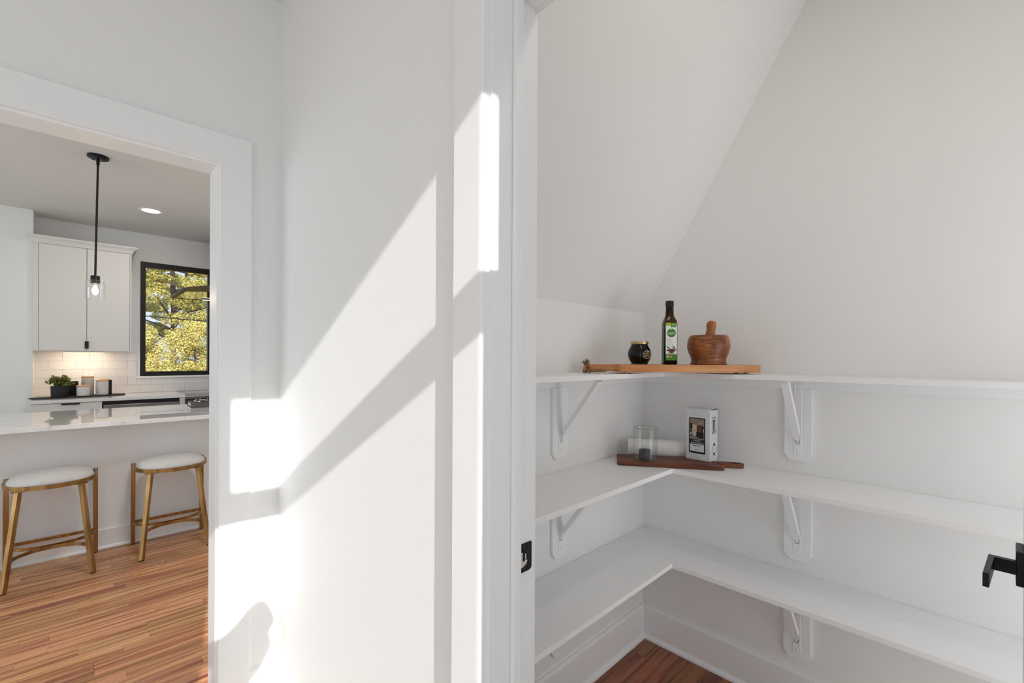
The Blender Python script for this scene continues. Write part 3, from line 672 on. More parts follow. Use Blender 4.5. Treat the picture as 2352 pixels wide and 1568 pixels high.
# ================================================================== MIDDLE SHELF OBJECTS
DA = R(-56.5); DO = (1.600, 1.008)
def ondark(x, y): return (DO[0]+x*math.cos(DA)-y*math.sin(DA), DO[1]+x*math.sin(DA)+y*math.cos(DA))
db = thing('serving_board', 'dark brown wooden serving board on the middle shelf', 'serving board', (DO[0], DO[1], Z2), DA)
T = .0180
bm = BM(); prism(bm, [(-.004, .006), (.004, 0), (.396, 0), (.406, .004), (.410, .012), (.392, .046), (.392, .108), (.400, .144), (.394, .150), (.004, .150), (-.004, .144)], .0004, T, bev=.003); obj('board_body', bm, M['walnut'], db)
bm = BM(); ro = rrect(.388, .055, .498, .099, .0215, 6); hx = [(.465+.0225*math.cos(2*PI*i/20), .077+.0095*math.sin(2*PI*i/20)) for i in range(20)]
# handle ring: outer outline with an oval hole
def ring_plate(bm, outer, hole, z0, z1):
    a = [bm.verts.new((*p, z1)) for p in outer]; b = [bm.verts.new((*p, z1)) for p in hole]
    e = [bm.edges.new((a[i], a[(i+1) % len(a)])) for i in range(len(a))]+[bm.edges.new((b[i], b[(i+1) % len(b)])) for i in range(len(b))]
    r = bmesh.ops.triangle_fill(bm, edges=e, use_beauty=True); fs = [g for g in r['geom'] if isinstance(g, bmesh.types.BMFace)]
    x = bmesh.ops.extrude_face_region(bm, geom=fs); bmesh.ops.translate(bm, verts=[g for g in x['geom'] if isinstance(g, bmesh.types.BMVert)], vec=(0, 0, z0-z1)); bmesh.ops.recalc_face_normals(bm, faces=bm.faces)
ring_plate(bm, ro, hx, .003, T-.0012); obj('handle', bm, M['walnut'], db)
# glass cylinder and candle
gx, gy = ondark(.112, .067); ZG = Z2+T
gl = thing('glass_cylinder', 'clear glass hurricane cylinder on the dark board', 'candle holder', (gx, gy, ZG), 0)
bm = BM(); lathe(bm, [(.0, .0002), (.046, .0002), (.0492, .0012), (.0500, .003), (.0500, .1320), (.0494, .1334), (.0484, .1334), (.0478, .1320), (.0478, .0050), (.046, .0036), (0, .0036)], n=56); obj('glass_wall', bm, M['vase'], gl, True)
bm = BM(); tube(bm, [(.0489*math.cos(2*PI*i/48), .0489*math.sin(2*PI*i/48), .1330) for i in range(49)], .0009, 6); obj('rim', bm, mat('glass_edge', (126, 134, 132), .15, coat=.5), gl, True)
ca = thing('candle', 'short black pillar candle inside the glass cylinder', 'candle', (gx-.010, gy-.004, ZG+.0038), 0)
bm = BM(); lathe(bm, [(0, 0), (.0245, 0), (.0256, .001), (.0256, .0355), (.0246, .0375), (.021, .0360), (.010, .0335), (0, .0325)], n=36); obj('wax', bm, M['wax'], ca, True)
bm = BM(); tube(bm, [(0, 0, .032), (.0006, 0, .037), (.0015, .0005, .041)], .0008, 6); obj('wick', bm, M['dark'], ca)
# paper towel roll lying behind the board
rx, ry = ondark(.045, .1945)
ro_ = thing('paper_towel_roll', 'white paper towel roll lying behind the dark board', 'paper towel', (rx, ry, Z2), DA+R(-1.0))
bm = BM(); r0, r1 = .0400, .0185; L = .262
prf = []
for k in range(41):
    pass
lathe(bm, [(r1, 0), (r0-.002, 0), (r0, .002), (r0, L-.002), (r0-.002, L), (r1, L)], n=44, close=True)
o = obj('paper_sheets', bm, M['paper'], ro_, True); o.rotation_euler = (0, PI/2, 0); o.location = (0, 0, r0+.0003)
bm = BM(); lathe(bm, [(r1, .001), (r1, L-.001), (r1-.0015, L-.001), (r1-.0015, .001)], n=30, close=True); o = obj('cardboard_core', bm, mat('core_card', (150, 120, 90), .9), ro_, True); o.rotation_euler = (0, PI/2, 0); o.location = (0, 0, r0+.0003)
bm = BM(); prism(bm, [(.0005+r0*math.cos(a)*1.012, .0005+r0*math.sin(a)*1.012) for a in [R(100+i*10) for i in range(9)]]+[(r0*math.cos(a)*1.0, r0*math.sin(a)*1.0) for a in [R(180-i*10) for i in range(9)]], .001, L-.001, axis=0)
o = obj('loose_sheet', bm, M['paper'], ro_); o.location = (0, 0, r0+.0003)
# carton
bxo = thing('carton', 'small white cardboard carton with a black photo label', 'carton', (1.8555, .7375, ZG), R(-3.0))
BW, BD, BH = .070, .104, .2165     # along +x, along +y, height; near corner at the origin
bm = BM(); box(bm, (0, 0, .0004), (BW, BD, BH-.002), .0012); obj('carton_body', bm, M['card'], bxo)
bm = BM(); prism(bm, [(.0005, .0005), (BW-.0005, .0005), (BW-.0005, BD-.0005), (.0005, BD-.0005)], BH-.0015, BH)
obj('top_flap', bm, M['card'], bxo)
bm = BM(); prism(bm, [(.004, -.0006), (BW*.5, -.0006), (BW-.002, -.0006), (BW-.002, .0004), (.004, .0004)], BH-.0046, BH-.0014); obj('flap_gap', bm, M['dark'], bxo)
# label on the -x face. local 2D frame: u runs towards -y (left to right as seen), v up
def fx(u, v): return (BD-u, v)     # (y,z)
def flatx(name, polys, m, parent, x): 
    bm = BM()
    for p in polys: prism(bm, [fx(*q) for q in p], x-.0002, x, axis=0)
    return obj(name, bm, m, parent)
def rect(u0, v0, u1, v1): return [(u0, v0), (u1, v0), (u1, v1), (u0, v1)]
LX = -.0003
cl = flatx('photo_label', [rrect(.0145, .0275, .0845, .1770, .0025, 3)], M['dark'], bxo, LX); cl['label'] = 'black label with a kitchen photo and white script'
PH = lambda n, rgb: mat(n, rgb, .5)
pic = [('photo_ceiling', (150, 128, 112), [rect(.0195, .0880, .0795, .1720)]), ('photo_wall', (196, 184, 164), [rect(.0300, .112, .0480, .1480)]),
       ('photo_floor', (140, 132, 124), [rect(.0195, .0880, .0795, .1030)]), ('photo_cabinets', (38, 26, 22), [rect(.0195, .122, .0295, .1530), rect(.0500, .108, .0795, .1450), rect(.0195, .097, .0255, .122)]),
       ('photo_island', (30, 26, 26), [[(.0440, .118), (.0795, .113), (.0795, .090), (.0520, .093), (.0470, .100)]]), ('photo_chairs', (206, 198, 188), [circ(.0395, .1100, .0075, 14, 1.25), circ(.0225, .109, .0032, 10, 2.0)]),
       ('photo_flowers', (188, 160, 84), [circ(.0275, .126, .0035, 10), circ(.0345, .1265, .003, 10)]), ('photo_backsplash', (104, 60, 52), [rect(.0530, .118, .0700, .1420)]), ('photo_lamp', (255, 246, 230), [circ(.0655, .1570, .0028, 12, .6)]),
       ('photo_windows', (226, 222, 214), [rect(.0770, .118, .0795, .134), rect(.0320, .128, .0340, .1460), rect(.0400, .128, .0420, .1460)])]
for i, (n_, c_, pl_2) in enumerate(pic):
    pm_ = PH(n_, c_)
    for poly in pl_2: flatx(n_[:-1] if n_[-1] == 's' and n_ != 'photo_chairs' else n_, [poly], pm_, cl, LX-.0003-.0001*i)
flatx('photo_border', [rect(.0190, .0875, .0200, .1725), rect(.0790, .0875, .0800, .1725), rect(.0190, .0873, .0800, .0882), rect(.0190, .1716, .0800, .1725)], PH('border', (188, 186, 182)), cl, LX-.0014)
flatx('white_panel', [rect(.0195, .0360, .0795, .0665)], M['card'], cl, LX-.0003)
RX = (PI/2, 0, -PI/2)
def tx(s, size, u, v, m, shear=0.0, x=LX-.0005, sx=1.0): 
    y, z = fx(u, v); return text('lettering', s, size, (x, y, z), RX, m, cl, shear, sx=sx)
tx('Premium', .0092, .0490, .0815, M['white'], .42); tx('Touch Up Kit', .0098, .0490, .0720, M['white'], .42, sx=1.02)
tx('Dove White', .0046, .0495, .0562, M['dark'])
def fine_print(v, h, words, m, u=None):
    tot = sum(words)+.0012*(len(words)-1); u = (.0495-tot/2) if u is None else u
    for w_ in words: flatx('fine_print', [rect(u, v-h/2, u+w_, v+h/2)], m, cl, LX-.0005); u += w_+.0012
fine_print(.0605, .0022, (.0150, .0045, .0165), M['dark']); fine_print(.0435, .0018, (.0045, .0105), M['dark'])
fine_print(.0315, .0012, (.009, .006, .010, .007, .012), PH('faint', (92, 92, 94)), .0260)
flatx('small_mark', [circ(.0215, .0315, .0016, 8)], M['white'], cl, LX-.0004)
# arrows and limited-quantity diamond on the -y face
AY = -.0004
def flaty(name, polys, m, x=AY):
    bm = BM()
    for p in polys: prism(bm, p, x-.0002, x, axis=1)
    return obj(name, bm, m, bxo)
ux0, ux1, vz0, vz1 = .0180, .0530, .1150, .1830
fw = .0016
flaty('arrow_mark', [rect(ux0, vz0, ux0+fw, vz1), rect(ux1-fw, vz0, ux1, vz1), rect(ux0, vz1-fw*1.4, ux1, vz1), rect(ux0, vz0, ux1, vz0+fw*1.6), rect(ux0+.002, vz0+.0055, ux1-.002, vz0+.0080)]
      + [rect(c-.0028, .1265, c+.0028, .1650) for c in (.0295, .0415)] + [[(c-.0056, .1645), (c+.0056, .1645), (c, .1765)] for c in (.0295, .0415)], M['dark'])
dc, dv, dw, dh = .0375, .0490, .0225, .0290
def dia(k): return [(dc-dw*k, dv), (dc, dv-dh*k), (dc+dw*k, dv), (dc, dv+dh*k)]
flaty('diamond_mark', [[(dc-dw*.47, dv+dh*.53), (dc+dw*.47, dv+dh*.53), (dc, dv+dh)], [(dc-dw*.47, dv-dh*.53), (dc, dv-dh), (dc+dw*.47, dv-dh*.53)]]
      + [[(dc+sx_*dw, dv), (dc+sx_*dw*.94, dv), (dc+sx_*dw*.42, dv+sz_*dh*.53), (dc+sx_*dw*.47, dv+sz_*dh*.53)] for sx_ in (-1, 1) for sz_ in (-1, 1)], M['dark'])

# ================================================================== KITCHEN
# upper cabinet
uc = thing('upper_cabinet', 'white two door wall cabinet with crown left of the kitchen window', 'cabinet', (0, 0, 0))
CX0, CX1, CZ0, CZ1, CY = -.3165, .392, 1.405, 2.440, 6.160
bobj('cabinet_body', (CX0, CY+.020, CZ0), (CX1, YK-.012, CZ1), M['cab'], uc, .002)
bobj('side_filler', (CX0, CY+.004, CZ0), (-.281, CY+.020, CZ1), M['cab'], uc, .001)
bobj('side_filler', (.379, CY+.004, CZ0), (CX1, CY+.020, CZ1), M['cab'], uc, .001)
for a, b, px in ((-.278, .0495, .044), (.0535, .377, .0595)):
    d = bobj('cabinet_door', (a, CY, CZ0+.004), (b, CY+.020, CZ1-.010), M['cab'], uc, .0015)
    bobj('pull', (px-.0065, CY-.012, 1.432), (px+.0065, CY+.002, 1.505), M['black'], d, .001)
bm = BM()
def crown(x0, x1, y, z):       # mitred cove profile on three sides
    prof = [(0, 0), (.006, .004), (.010, .016), (.022, .036), (.044, .052), (.048, .060), (.048, .068), (0, .068)]
    front = [[bm.verts.new((x0-o, y-o, z+h)) for o, h in prof], [bm.verts.new((x1+o, y-o, z+h)) for o, h in prof]]
    back = [[bm.verts.new((x0-o, 6.1985, z+h)) for o, h in prof], [bm.verts.new((x1+o, YK-.012, z+h)) for o, h in prof]]
    seq = [back[0], front[0], front[1], back[1]]
    for A, B in zip(seq[:-1], seq[1:]):
        for i in range(len(prof)-1): bm.faces.new((A[i], A[i+1], B[i+1], B[i]))
    bm.faces.new([s[-1] for s in seq]); bmesh.ops.recalc_face_normals(bm, faces=bm.faces)
crown(CX0, CX1, CY+.002, CZ1-.008)
obj('crown_molding', bm, M['cab'], uc)
ul = bobj('under_cabinet_light', (-.12, 6.235, CZ0-.012), (.18, 6.262, CZ0-.0005), M['white'], None, .001)
tag(ul, 'slim light bar under the white wall cabinet', 'light')
area('under_cabinet_glow', (.03, 6.30, CZ0-.018), (0, .25, -1), .34, .03, 1.15, (1.0, .80, .60))
bobj('light_strip', (-.115, 6.238, CZ0-.0135), (.175, 6.259, CZ0-.012), emit('warm_strip', (255, 222, 186), 3.0), ul, 0)
# outlet
ou = thing('wall_outlet', 'white outlet plate on the tiles behind the canisters', 'outlet', (.074, YK-.0105, 1.163))
bobj('cover_plate', (-.037, -.006, -.058), (.037, 0, .029), M['trim'], ou, .002)
for zz in (-.034, .004):
    bobj('socket', (-.016, -.0075, zz-.013), (.016, -.006, zz+.013), M['white'], ou, .002)
# base cabinet, countertop, dishwasher, range
ZC = .950
ct = bobj('back_countertop', (-.322, 5.855, ZC-.031), (.817, YK-.011, ZC), M['quartz'], None, .002); tag(ct, 'white quartz countertop below the kitchen window', 'countertop')
bc = thing('base_cabinet', 'white base cabinet with a black edge pull under the tray', 'cabinet')
bobj('cabinet_body', (-.314, 5.885, .10), (.160, YK-.012, ZC-.032), M['cab'], bc, .001)
bobj('toe_kick', (-.314, 5.95, 0), (.160, YK-.012, .10), M['cab'], bc, 0)
dr = bobj('drawer', (-.312, 5.865, .745), (.158, 5.885, ZC-.036), M['cab'], bc, .0015)
bobj('pull', (-.120, 5.845, ZC-.047), (.004, 5.868, ZC-.036), M['black'], dr, .001)
for a, b, px in ((-.312, -.078, -.10), (-.075, .158, -.05)):
    d = bobj('cabinet_door', (a, 5.865, .105), (b, 5.885, .741), M['cab'], bc, .0015)
    bobj('pull', (px-.006, 5.85, .62), (px+.006, 5.868, .735), M['black'], d, .001)
dw_ = thing('dishwasher', 'stainless dishwasher with a black top strip under the counter', 'dishwasher')
bobj('tub', (.164, 5.89, .10), (.768, YK-.012, ZC-.033), M['darksteel'], dw_, 0)
bobj('toe_kick', (.164, 5.95, 0), (.768, YK-.02, .10), M['darksteel'], dw_, 0)
bobj('door_panel', (.170, 5.862, .105), (.764, 5.89, .880), M['steel'], dw_, .003)
bobj('control_strip', (.168, 5.868, .882), (.766, 5.89, ZC-.034), M['ovenglass'], dw_, .001)
bobj('side_filler', (.768, 5.868, .10), (.817, 5.89, ZC-.033), M['cab'], dw_, .001)
rg = thing('range', 'stainless cooking range right of the dishwasher', 'range')
bobj('oven_body', (.823, 5.88, .03), (1.58, YK-.012, .905), M['darksteel'], rg, .002)
bobj('cooktop', (.820, 5.852, .905), (1.582, YK-.012, .922), M['ovenglass'], rg, .002)
bobj('front_trim', (.820, 5.838, .903), (1.582, 5.852, .919), M['steel'], rg, .003)
bobj('control_panel', (.823, 5.845, .800), (1.58, 5.88, .902), M['darksteel'], rg, .002)
bobj('oven_door', (.826, 5.85, .24), (1.577, 5.88, .795), M['steel'], rg, .003)
bobj('drawer', (.826, 5.85, .04), (1.577, 5.88, .235), M['steel'], rg, .003)
bm = BM(); tube(bm, [(.87, 5.80, .745), (1.53, 5.80, .745)], .011, 12); tube(bm, [(.88, 5.80, .745), (.88, 5.85, .745)], .008, 8); tube(bm, [(1.52, 5.80, .745), (1.52, 5.85, .745)], .008, 8); obj('door_handle', bm, M['steel'], rg, True)
for i in range(5):
    bm = BM(); lathe(bm, [(0, 0), (.018, 0), (.018, .004), (.015, .018), (.0, .018)], n=20); o = obj('knob', bm, M['steel'], rg, True); o.location = (.93+i*.135, 5.845, .85); o.rotation_euler = (PI/2, 0, 0)
for i in range(3):
    gr = bobj('grate', (.840+i*.245, 5.90, .9225), (1.075+i*.245, 6.40, .9285), M['black'], rg, 0) if False else None
# range hood: a wide flat canopy with a bowed front, glossy underside
rh = thing('range_hood', 'dark brown flat range hood canopy in front of the kitchen window', 'range hood', (1.25, 6.0, 2.036))
outl = [(-.50, .470), (-.50, -.480), (-.33, -.860), (.33, -.860), (.50, -.480), (.50, .470)]
inl = [(-.455, .440), (-.455, -.30), (-.30, -.42), (.30, -.42), (.455, -.30), (.455, .440)]
bm = BM(); ring_plate(bm, outl, inl, 0, .018); obj('canopy_frame', bm, M['hoodbrown'], rh)
bm = BM(); prism(bm, [(x*1.005, y*1.005) for x, y in inl], .003, .012); obj('glass_panel', bm, mat('hood_glass', (30, 22, 18), .05, coat=.6), rh)
bobj('chimney', (-.090, .230, .016), (.160, .480, HC-2.036), M['hoodbrown'], rh, .002)
lp = bobj('light_bar', (-.215, .30, -.010), (.12, .33, .003), M['steel'], rh, .001); bobj('light_strip', (-.210, .303, -.0115), (.115, .327, -.010), emit('hood_light', (255, 246, 230), 5.0), lp, 0)
# tray with plant and canisters
tr = bm = BM(); TA = R(13.5)
pts = []
for i in range(48):
    a = 2*PI*i/48; c_, s_ = math.cos(a), math.sin(a)
    pts.append((.355*math.copysign(abs(c_)**.8, c_), .120*math.copysign(abs(s_)**.9, s_)))
prism(bm, pts, 0, .010, bev=.003)
tray = obj('serving_tray', bm, M['slate']); tray.location = (.004, 6.195, ZC+.0005); tray.rotation_euler = (0, 0, TA); tag(tray, 'long thin black oval tray under the plant and canisters', 'tray')
ZTr = ZC+.0108
def canister(x, y, r, h, label, group=None, body=M['ceramic'], name='canister'):
    t = thing(name, label, 'canister', (x, y, ZTr), group=group)
    bm = BM(); lathe(bm, [(0, 0), (r-.006, 0), (r-.001, .003), (r, .008), (r, h-.014), (r-.002, h-.0125), (0, h-.0125)], n=36); obj('canister_body', bm, body, t, True)
    bm = BM(); lathe(bm, [(0, h-.0122), (r+.0008, h-.0122), (r+.0012, h-.011), (r+.0012, h-.002), (r-.001, h), (0, h)], n=36); obj('lid', bm, M['lid'], t, True)
    return t
canister(.028, 6.150, .0490, .106, 'short white canister with a wood lid, nearest the plant')
canister(.0615, 6.285, .0470, .190, 'tall white canister with a wood lid, behind the short one')
canister(.1685, 6.205, .0490, .152, 'white canister with a wood lid, right of the tall one')
bk = thing('black_canister', 'square black canister with a wood lid behind the right white canister', 'canister', (.1990, 6.300, ZTr), R(5))
bobj('canister_body', (-.043, -.040, 0), (.043, .040, .149), M['pot'], bk, .003); bobj('lid', (-.044, -.041, .149), (.030, .041, .158), M['lid'], bk, .002)
bp2 = thing('black_pot', 'plain black pot standing behind the leafy plant', 'pot', (-.043, 6.275, ZTr))
bm = BM(); lathe(bm, [(0, 0), (.036, 0), (.038, .003), (.038, .139), (.036, .142), (.034, .142), (.033, .12), (0, .12)], n=28); obj('pot_body', bm, M['pot'], bp2, True)
pl = thing('potted_plant', 'leafy green plant in a black pot on the tray', 'plant', (-.135, 6.165, ZTr))
bm = BM(); lathe(bm, [(0, 0), (.058, 0), (.062, .003), (.065, .100), (.064, .103), (.060, .103), (.059, .090), (0, .090)], n=36); po = obj('pot', bm, M['pot'], pl, True)
bm = BM(); lathe(bm, [(0, .0905), (.058, .0905)], n=24); obj('soil', bm, M['soil'], po)
bm = BM(); rr = random.Random(11)
for i in range(60):
    a = rr.uniform(0, 2*PI); e = Vector((math.cos(a)*rr.uniform(.02, .085), math.sin(a)*rr.uniform(.02, .075), .105+rr.uniform(.0, .105))); tube(bm, [(e.x*.2, e.y*.2, .090), (e.x*.6, e.y*.6, e.z*.75+.02), e], .0009, 4)
obj('stems', bm, M['leaf_house'], pl)
def quads_mesh(name, P, U, V, m, parent=None, stuff=False):
    n = len(P); co = np.empty((n, 4, 3)); co[:, 0] = P-U-V*.2; co[:, 1] = P-V; co[:, 2] = P+U-V*.2 if False else P+U*.2+V*.0+U*.8; co[:, 3] = P+V
    me = bpy.data.meshes.new(name); me.vertices.add(n*4); me.vertices.foreach_set('co', co.reshape(-1)); me.loops.add(n*4); me.loops.foreach_set('vertex_index', np.arange(n*4, dtype=np.int32))
    me.polygons.add(n); me.polygons.foreach_set('loop_start', np.arange(0, n*4, 4, dtype=np.int32)); me.update(calc_edges=True); me.validate(); me.materials.append(m)
    o = bpy.data.objects.new(name, me); COL.objects.link(o)
    if parent: o.parent = parent
    if stuff: o['kind'] = 'stuff'
    return o
rs = np.random.RandomState(5)
def leaves(n, centers, radii, size, rs, squash=(1, 1, .8), up=.3):
    k = rs.randint(0, len(centers), n); d = rs.normal(size=(n, 3)); d /= np.linalg.norm(d, axis=1)[:, None]
    rad = radii[k]*(.55+.45*rs.rand(n)**.5); P = centers[k]+d*rad[:, None]*np.array(squash)
    N = d+rs.normal(size=(n, 3))*.7; N[:, 2] += up; N /= np.linalg.norm(N, axis=1)[:, None]
    t = rs.normal(size=(n, 3)); U = np.cross(N, t); U /= np.linalg.norm(U, axis=1)[:, None]; V = np.cross(N, U)
    s = size*(.6+.8*rs.rand(n))[:, None]; return P, U*s, V*s*.55
cs = np.array([(math.cos(a)*r_, math.sin(a)*r_*.8, z_) for a, r_, z_ in [(rs.rand()*6.28, .02+.062*rs.rand(), .115+.075*rs.rand()) for _ in range(26)]])
P, U, V = leaves(900, cs, np.full(26, .026), .0105, rs)
o = quads_mesh('foliage', P, U, V, M['leaf_house'], pl); o['kind'] = 'stuff'

# peninsula
pn = thing('kitchen_peninsula', 'white kitchen peninsula panel behind the stools', 'peninsula')
bobj('back_panel', (-2.2, 4.272, 0), (1.70, 4.292, .883), M['panel'], pn, .001)
bobj('cabinet_body', (-2.2, 4.292, 0), (1.70, 5.00, .883), M['cab'], pn, 0)
bobj('base_board', (-2.2, 4.258, 0), (1.70, 4.272, .135), M['trim'], pn, .003)
bm = BM(); prism(bm, [(4.258, 0), (4.246, 0), (4.247, .009), (4.252, .016), (4.258, .018)], -2.2, 1.70, axis=0); obj('shoe_molding', bm, M['trim'], pn)
pc = bobj('peninsula_countertop', (-2.25, 4.045, .884), (1.75, 5.09, .915), M['quartz'], None, .002); tag(pc, 'glossy white quartz peninsula top above the stools', 'countertop')
# book with ornament
bk_ = thing('grey_book', 'thick dark grey book lying on the peninsula top', 'book', (.690, 4.655, .9152), R(-3))
bobj('page_block', (.006, .006, .004), (.255, .325, .034), M['pages'], bk_, .001)
bobj('cover', (0, 0, .034), (.260, .330, .038), M['book'], bk_, .001); bobj('cover', (0, 0, 0), (.260, .330, .004), M['book'], bk_, .001)
bobj('spine', (-.004, -.004, 0), (.262, .004, .038), M['book'], bk_, .004, 2)
orn = thing('knot_ornament', 'small silver knot ornament lying on the grey book', 'ornament', (.790, 4.775, .9535), R(20))
bm = BM(); pts = []
for i in range(65):
    t = 2*PI*i/64; pts.append((.050*(math.sin(t)+2*math.sin(2*t))/3*1.2, .050*(math.cos(t)-2*math.cos(2*t))/3, .014+.009*math.sin(3*t)))
tube(bm, pts, .0052, 8); obj('knot', bm, M['silver'], orn, True)

# stools
def make_stool():
    t = thing('bar_stool', '', 'stool', group='brass counter stools')
    # seat frame: a flat brass band, open at the back
    yb, a_, d_ = .185, .208, .335
    arc = [(.205, yb, .5695)]+[(a_*math.cos(PI*k/32), .055-(d_-.130)*math.sin(PI*k/32)-.02*math.sin(PI*k/32), .5695) for k in range(33)]+[(-.205, yb, .5695)]
    bm = BM(); tube(bm, arc, 0, rect=(.012, .026)); obj('seat_frame', bm, M['brass'], t)
    bm = BM(); rows = []
    for z, k in ((.562, .935), (.585, .94), (.600, .915), (.614, .83), (.625, .68), (.632, .46), (.635, .2)):
        ring = []
        for i in range(48):
            a = 2*PI*i/48; c_, s_ = math.cos(a), math.sin(a)
            x = a_*k*math.copysign(abs(c_)**.86, c_); y = .020+(.190*k)*math.copysign(abs(s_)**.86, s_)
            ring.append(bm.verts.new((x, y, z)))
        rows.append(ring)
    for A, B in zip(rows[:-1], rows[1:]):
        for i in range(48): bm.faces.new((A[i], A[(i+1) % 48], B[(i+1) % 48], B[i]))
    bm.faces.new(rows[0][::-1]); bm.faces.new(rows[-1]); obj('seat_cushion', bm, M['linen'], t, True)
    for s in (-1, 1):
        bm = BM(); tube(bm, [(s*.206, yb, .0045), (s*.205, yb, .582)], 0, rect=(.0245, .0245), up=Vector((0, 1, 0))); l = obj('leg', bm, M['brass'], t)
        bobj('foot_cap', (s*.206-.011, yb-.011, 0), (s*.206+.011, yb+.011, .006), M['rubber'], l, .001)
        bm = BM(); tube(bm, [(s*.187, -.205, .0045), (s*.134, -.118, .557)], .0165, 4, up=Vector((0, 1, 0))); l = obj('leg', bm, M['brass'], t)
        bobj('foot_cap', (s*.187-.012, -.205-.012, 0), (s*.187+.012, -.205+.012, .006), M['rubber'], l, .001)
        bobj('mount_plate', (s*.134-.03, -.150, .5545), (s*.134+.03, -.108, .5575), M['brass'], t, 0)
    zz = .158
    bm = BM(); tube(bm, [(-.205, yb, zz), (.205, yb, zz)], 0, rect=(.010, .020)); obj('stretcher', bm, M['brass'], t)
    bm = BM(); tube(bm, [(.205*math.cos(PI*k/24), yb-.168*math.sin(PI*k/24)**.85, zz) for k in range(25)], 0, rect=(.010, .019)); obj('stretcher', bm, M['brass'], t)
    bm = BM(); tube(bm, [(.172*math.cos(PI*k/24), -.178+.172*math.sin(PI*k/24)**.85, zz-.003) for k in range(25)], 0, rect=(.010, .019)); obj('stretcher', bm, M['brass'], t)
    return t
s1 = make_stool(); s1['label'] = 'brass stool with oatmeal seat, further from the window'; s1.location = (-.122, 4.026, 0)
s2 = copy_tree(s1); s2['label'] = 'brass stool with oatmeal seat, beside the opening casing'; s2.location = (.487, 4.030, 0)

# pendant light
pd = thing('pendant_light', 'black rod pendant light with a clear glass shade', 'pendant light', (.0885, 4.205, HC))
PTILT = Vector((-.0145, 0, 1))
def ph(z): return Vector((.0145*z*1.0, 0, z))   # z is negative going down; the rod hangs a touch off plumb
bm = BM(); lathe(bm, [(0, -.019), (.050, -.019), (.0565, -.015), (.0575, -.002), (.0575, -.0002), (0, -.0002)], n=40); obj('canopy', bm, M['black'], pd, True)
for s in (-1, 1):
    bm = BM(); lathe(bm, [(0, -.027), (.004, -.026), (.0045, -.019)], (s*.026, -s*.024, 0), 12); obj('screw', bm, M['screw'], pd, True)
bm = BM(); tube(bm, [ph(-.019), ph(-.835)], .0062, 12); tube(bm, [ph(-.019), ph(-.062)], .009, 12); obj('rod', bm, M['black'], pd, True)
e = ph(-.835)
bm = BM(); lathe(bm, [(0, .006), (.023, .006), (.0245, .003), (.0245, -.045), (.021, -.049), (0, -.049)], tuple(e), 28); obj('socket', bm, M['black'], pd, True)
SHc = e+Vector((0, 0, -.024))
bm = BM(); lathe(bm, [(.0245, 0), (.046, 0), (.0500, -.003), (.0510, -.008), (.0510, -.127), (.0500, -.130), (.0460, -.130), (.0455, -.126), (.0455, -.008), (.0245, -.005)], tuple(SHc), 40, close=True); obj('glass_shade', bm, M['shade'], pd, True)
bm = BM(); lathe(bm, [(0, -.049), (.013, -.049), (.0135, -.062), (.020, -.075), (.0235, -.090), (.021, -.105), (.013, -.114), (0, -.117)], tuple(e), 24); bu = obj('bulb', bm, M['bulbglass'], pd, True)
bm = BM()
for k in range(4):
    a = k*PI/2; tube(bm, [e+Vector((.004*math.cos(a), .004*math.sin(a), -.060)), e+Vector((.0125*math.cos(a), .0125*math.sin(a), -.086)), e+Vector((.004*math.cos(a), .004*math.sin(a), -.106))], .0022, 6)
obj('filament', bm, M['fil'], bu)
pl_ = bpy.data.lights.new('pendant_bulb_light', 'POINT'); po_ = bpy.data.objects.new('pendant_bulb_light', pl_); COL.objects.link(po_); pl_.energy = 4; pl_.color = (1, .8, .58); pl_.shadow_soft_size = .02; po_.location = Vector((.0885, 4.205, HC))+e+Vector((0, 0, -.085))
# recessed light
rl = thing('recessed_light', 'round lit recessed light in the kitchen ceiling', 'ceiling light', (.483, 5.423, HC))
bm = BM(); lathe(bm, [(.070, -.0005), (.094, -.0005), (.094, -.003), (.089, -.005), (.074, -.003), (.070, -.0015)], n=44, close=True); obj('trim_ring', bm, M['trim'], rl, True)
bm = BM(); lathe(bm, [(0, -.0012), (.0705, -.0012), (.0705, -.0006), (0, -.0006)], n=40); obj('lens', bm, M['lens'], rl)
area('recessed_light_beam', (.483, 5.423, HC-.006), (0, 0, -1), .13, .13, 4.0, (1.0, .93, .86), 'DISK')

# ================================================================== OUTSIDE
def tree(name, label, cat, x, y, z0, h, crown_lo, rad, nclump, nleaf, size, m, seed, squash=.6, group=None, cl=(.35, .6)):
    rs = np.random.RandomState(seed); t = thing(name, label, cat, (x, y, z0), group=group)
    bm = BM(); tube(bm, [(0, 0, 0), (.05, 0, h*.4), (-.04, .05, h*.75), (0, 0, h*.97)], [.065*h/7, .055*h/7, .04*h/7, .012], 8)
    rng = random.Random(seed)
    cen = []; rd = []
    for i in range(nclump):
        zz = crown_lo+(h-crown_lo)*rng.random(); k = 1-.65*((zz-crown_lo)/(h-crown_lo))**1.3; a = rng.uniform(0, 2*PI); r = rad*k*math.sqrt(rng.uniform(.05, 1))
        c = Vector((math.cos(a)*r, math.sin(a)*r, zz)); cen.append(tuple(c)); rd.append(rng.uniform(*cl)*(.6+.4*k))
        if i % 3 == 0: tube(bm, [(0, 0, max(.2, zz-r*.35)), c*.6+Vector((0, 0, zz*.35)), c], [.025*h/7, .015*h/7, .006], 5)
    obj('trunk', bm, M['bark'], t)
    P, U, V = leaves(nleaf, np.array(cen), np.array(rd), size, rs, (1, 1, squash))
    o = quads_mesh('foliage', P, U, V, m, t); o['kind'] = 'stuff'
    return t
G = -.9
tree('pine_tree', 'tall yellow-green pine with a dark trunk seen through the window', 'tree', 2.02, 17.0, G, 9.0, 2.95, 2.0, 76, 62000, .030, M['leaf_pine'], 21, .45, cl=(.30, .55))
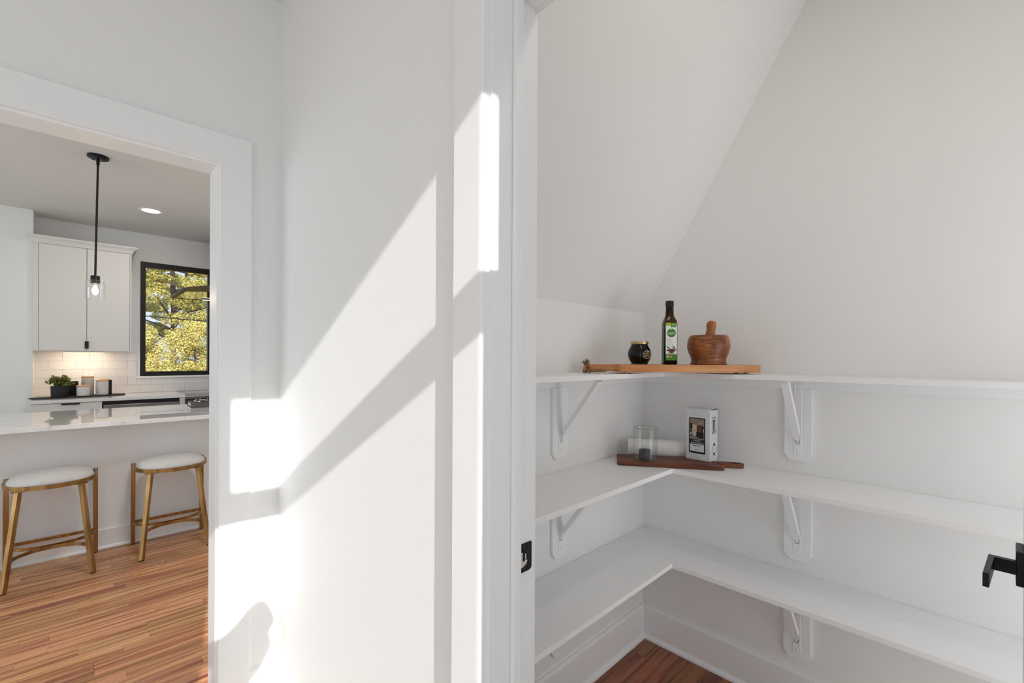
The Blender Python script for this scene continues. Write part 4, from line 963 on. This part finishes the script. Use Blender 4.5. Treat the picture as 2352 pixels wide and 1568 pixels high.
tree('pine_tree', 'pale pine left of the dark-trunked one through the window', 'tree', 1.0, 22.6, G, 10.5, 3.0, 2.2, 64, 52000, .036, M['leaf_pine'], 22, .45, cl=(.35, .6))
tree('pine_tree', 'distant pine at the right edge of the window view', 'tree', 4.0, 28.5, G, 12.5, 3.2, 2.6, 64, 46000, .045, M['leaf_pine'], 23, .45, cl=(.4, .7))
for i, (x, y, h, r, lab_) in enumerate(((.95, 12.6, 2.8, .78, 'sunlit yellow-green bush at the left of the window view'), (2.25, 14.4, 3.1, .95, 'sunlit yellow-green bush in the middle of the window view'))):
    tree('garden_bush', lab_, 'bush', x, y, G, h, .35, r, 64, 62000, .021, M['leaf_bush'], 31+i, .8, cl=(.22, .38))
# utility wire
bm = BM(); pts = []
for i in range(21):
    u = i/20; pts.append((-3+u*11, 12.0, 2.42-.42*u-.3*u*(1-u)))
tube(bm, pts, .012, 6); tag(obj('utility_wire', bm, M['rack']), 'dark utility wire crossing the window view', 'wire')
# photographer's camera on its tripod, behind the viewpoint: its shadow falls on the wall by the opening
tp = thing('camera_tripod', 'black camera on a tripod casting its soft shadow beside the kitchen opening', 'tripod', (-.055, -.165, 0), R(0))
out = [(.108, 1.520), (.128, 1.512), (.142, 1.492), (.149, 1.470), (.148, 1.450), (.132, 1.425), (.126, 1.404), (.137, 1.392), (.139, 1.374), (.130, 1.345), (.110, 1.310), (.092, 1.288), (.060, 1.255), (.040, 1.215), (-.020, 1.205), (-.060, 1.235), (-.045, 1.330), (.000, 1.352), (.004, 1.366), (-.060, 1.372), (-.110, 1.360), (-.125, 1.395), (-.090, 1.418), (-.050, 1.424), (-.005, 1.436), (.030, 1.462), (.062, 1.496), (.085, 1.515)]
bm = BM(); prism(bm, out, -.045, .045, axis=1, bev=.012); obj('camera_body', bm, M['rack'], tp)
bm = BM(); tube(bm, [(0, 0, .55), (0, 0, 1.265)], .016, 12); box(bm, (-.03, -.03, 1.16), (.03, .03, 1.23), .008, 2); obj('column', bm, M['rack'], tp)
for k in range(3):
    a = R(100+120*k); ln = .13
    bm = BM(); tube(bm, [(.02*math.cos(a), .02*math.sin(a), 1.0), (ln*math.cos(a), ln*math.sin(a), .008)], [.014, .010], 8); obj('leg', bm, M['rack'], tp)
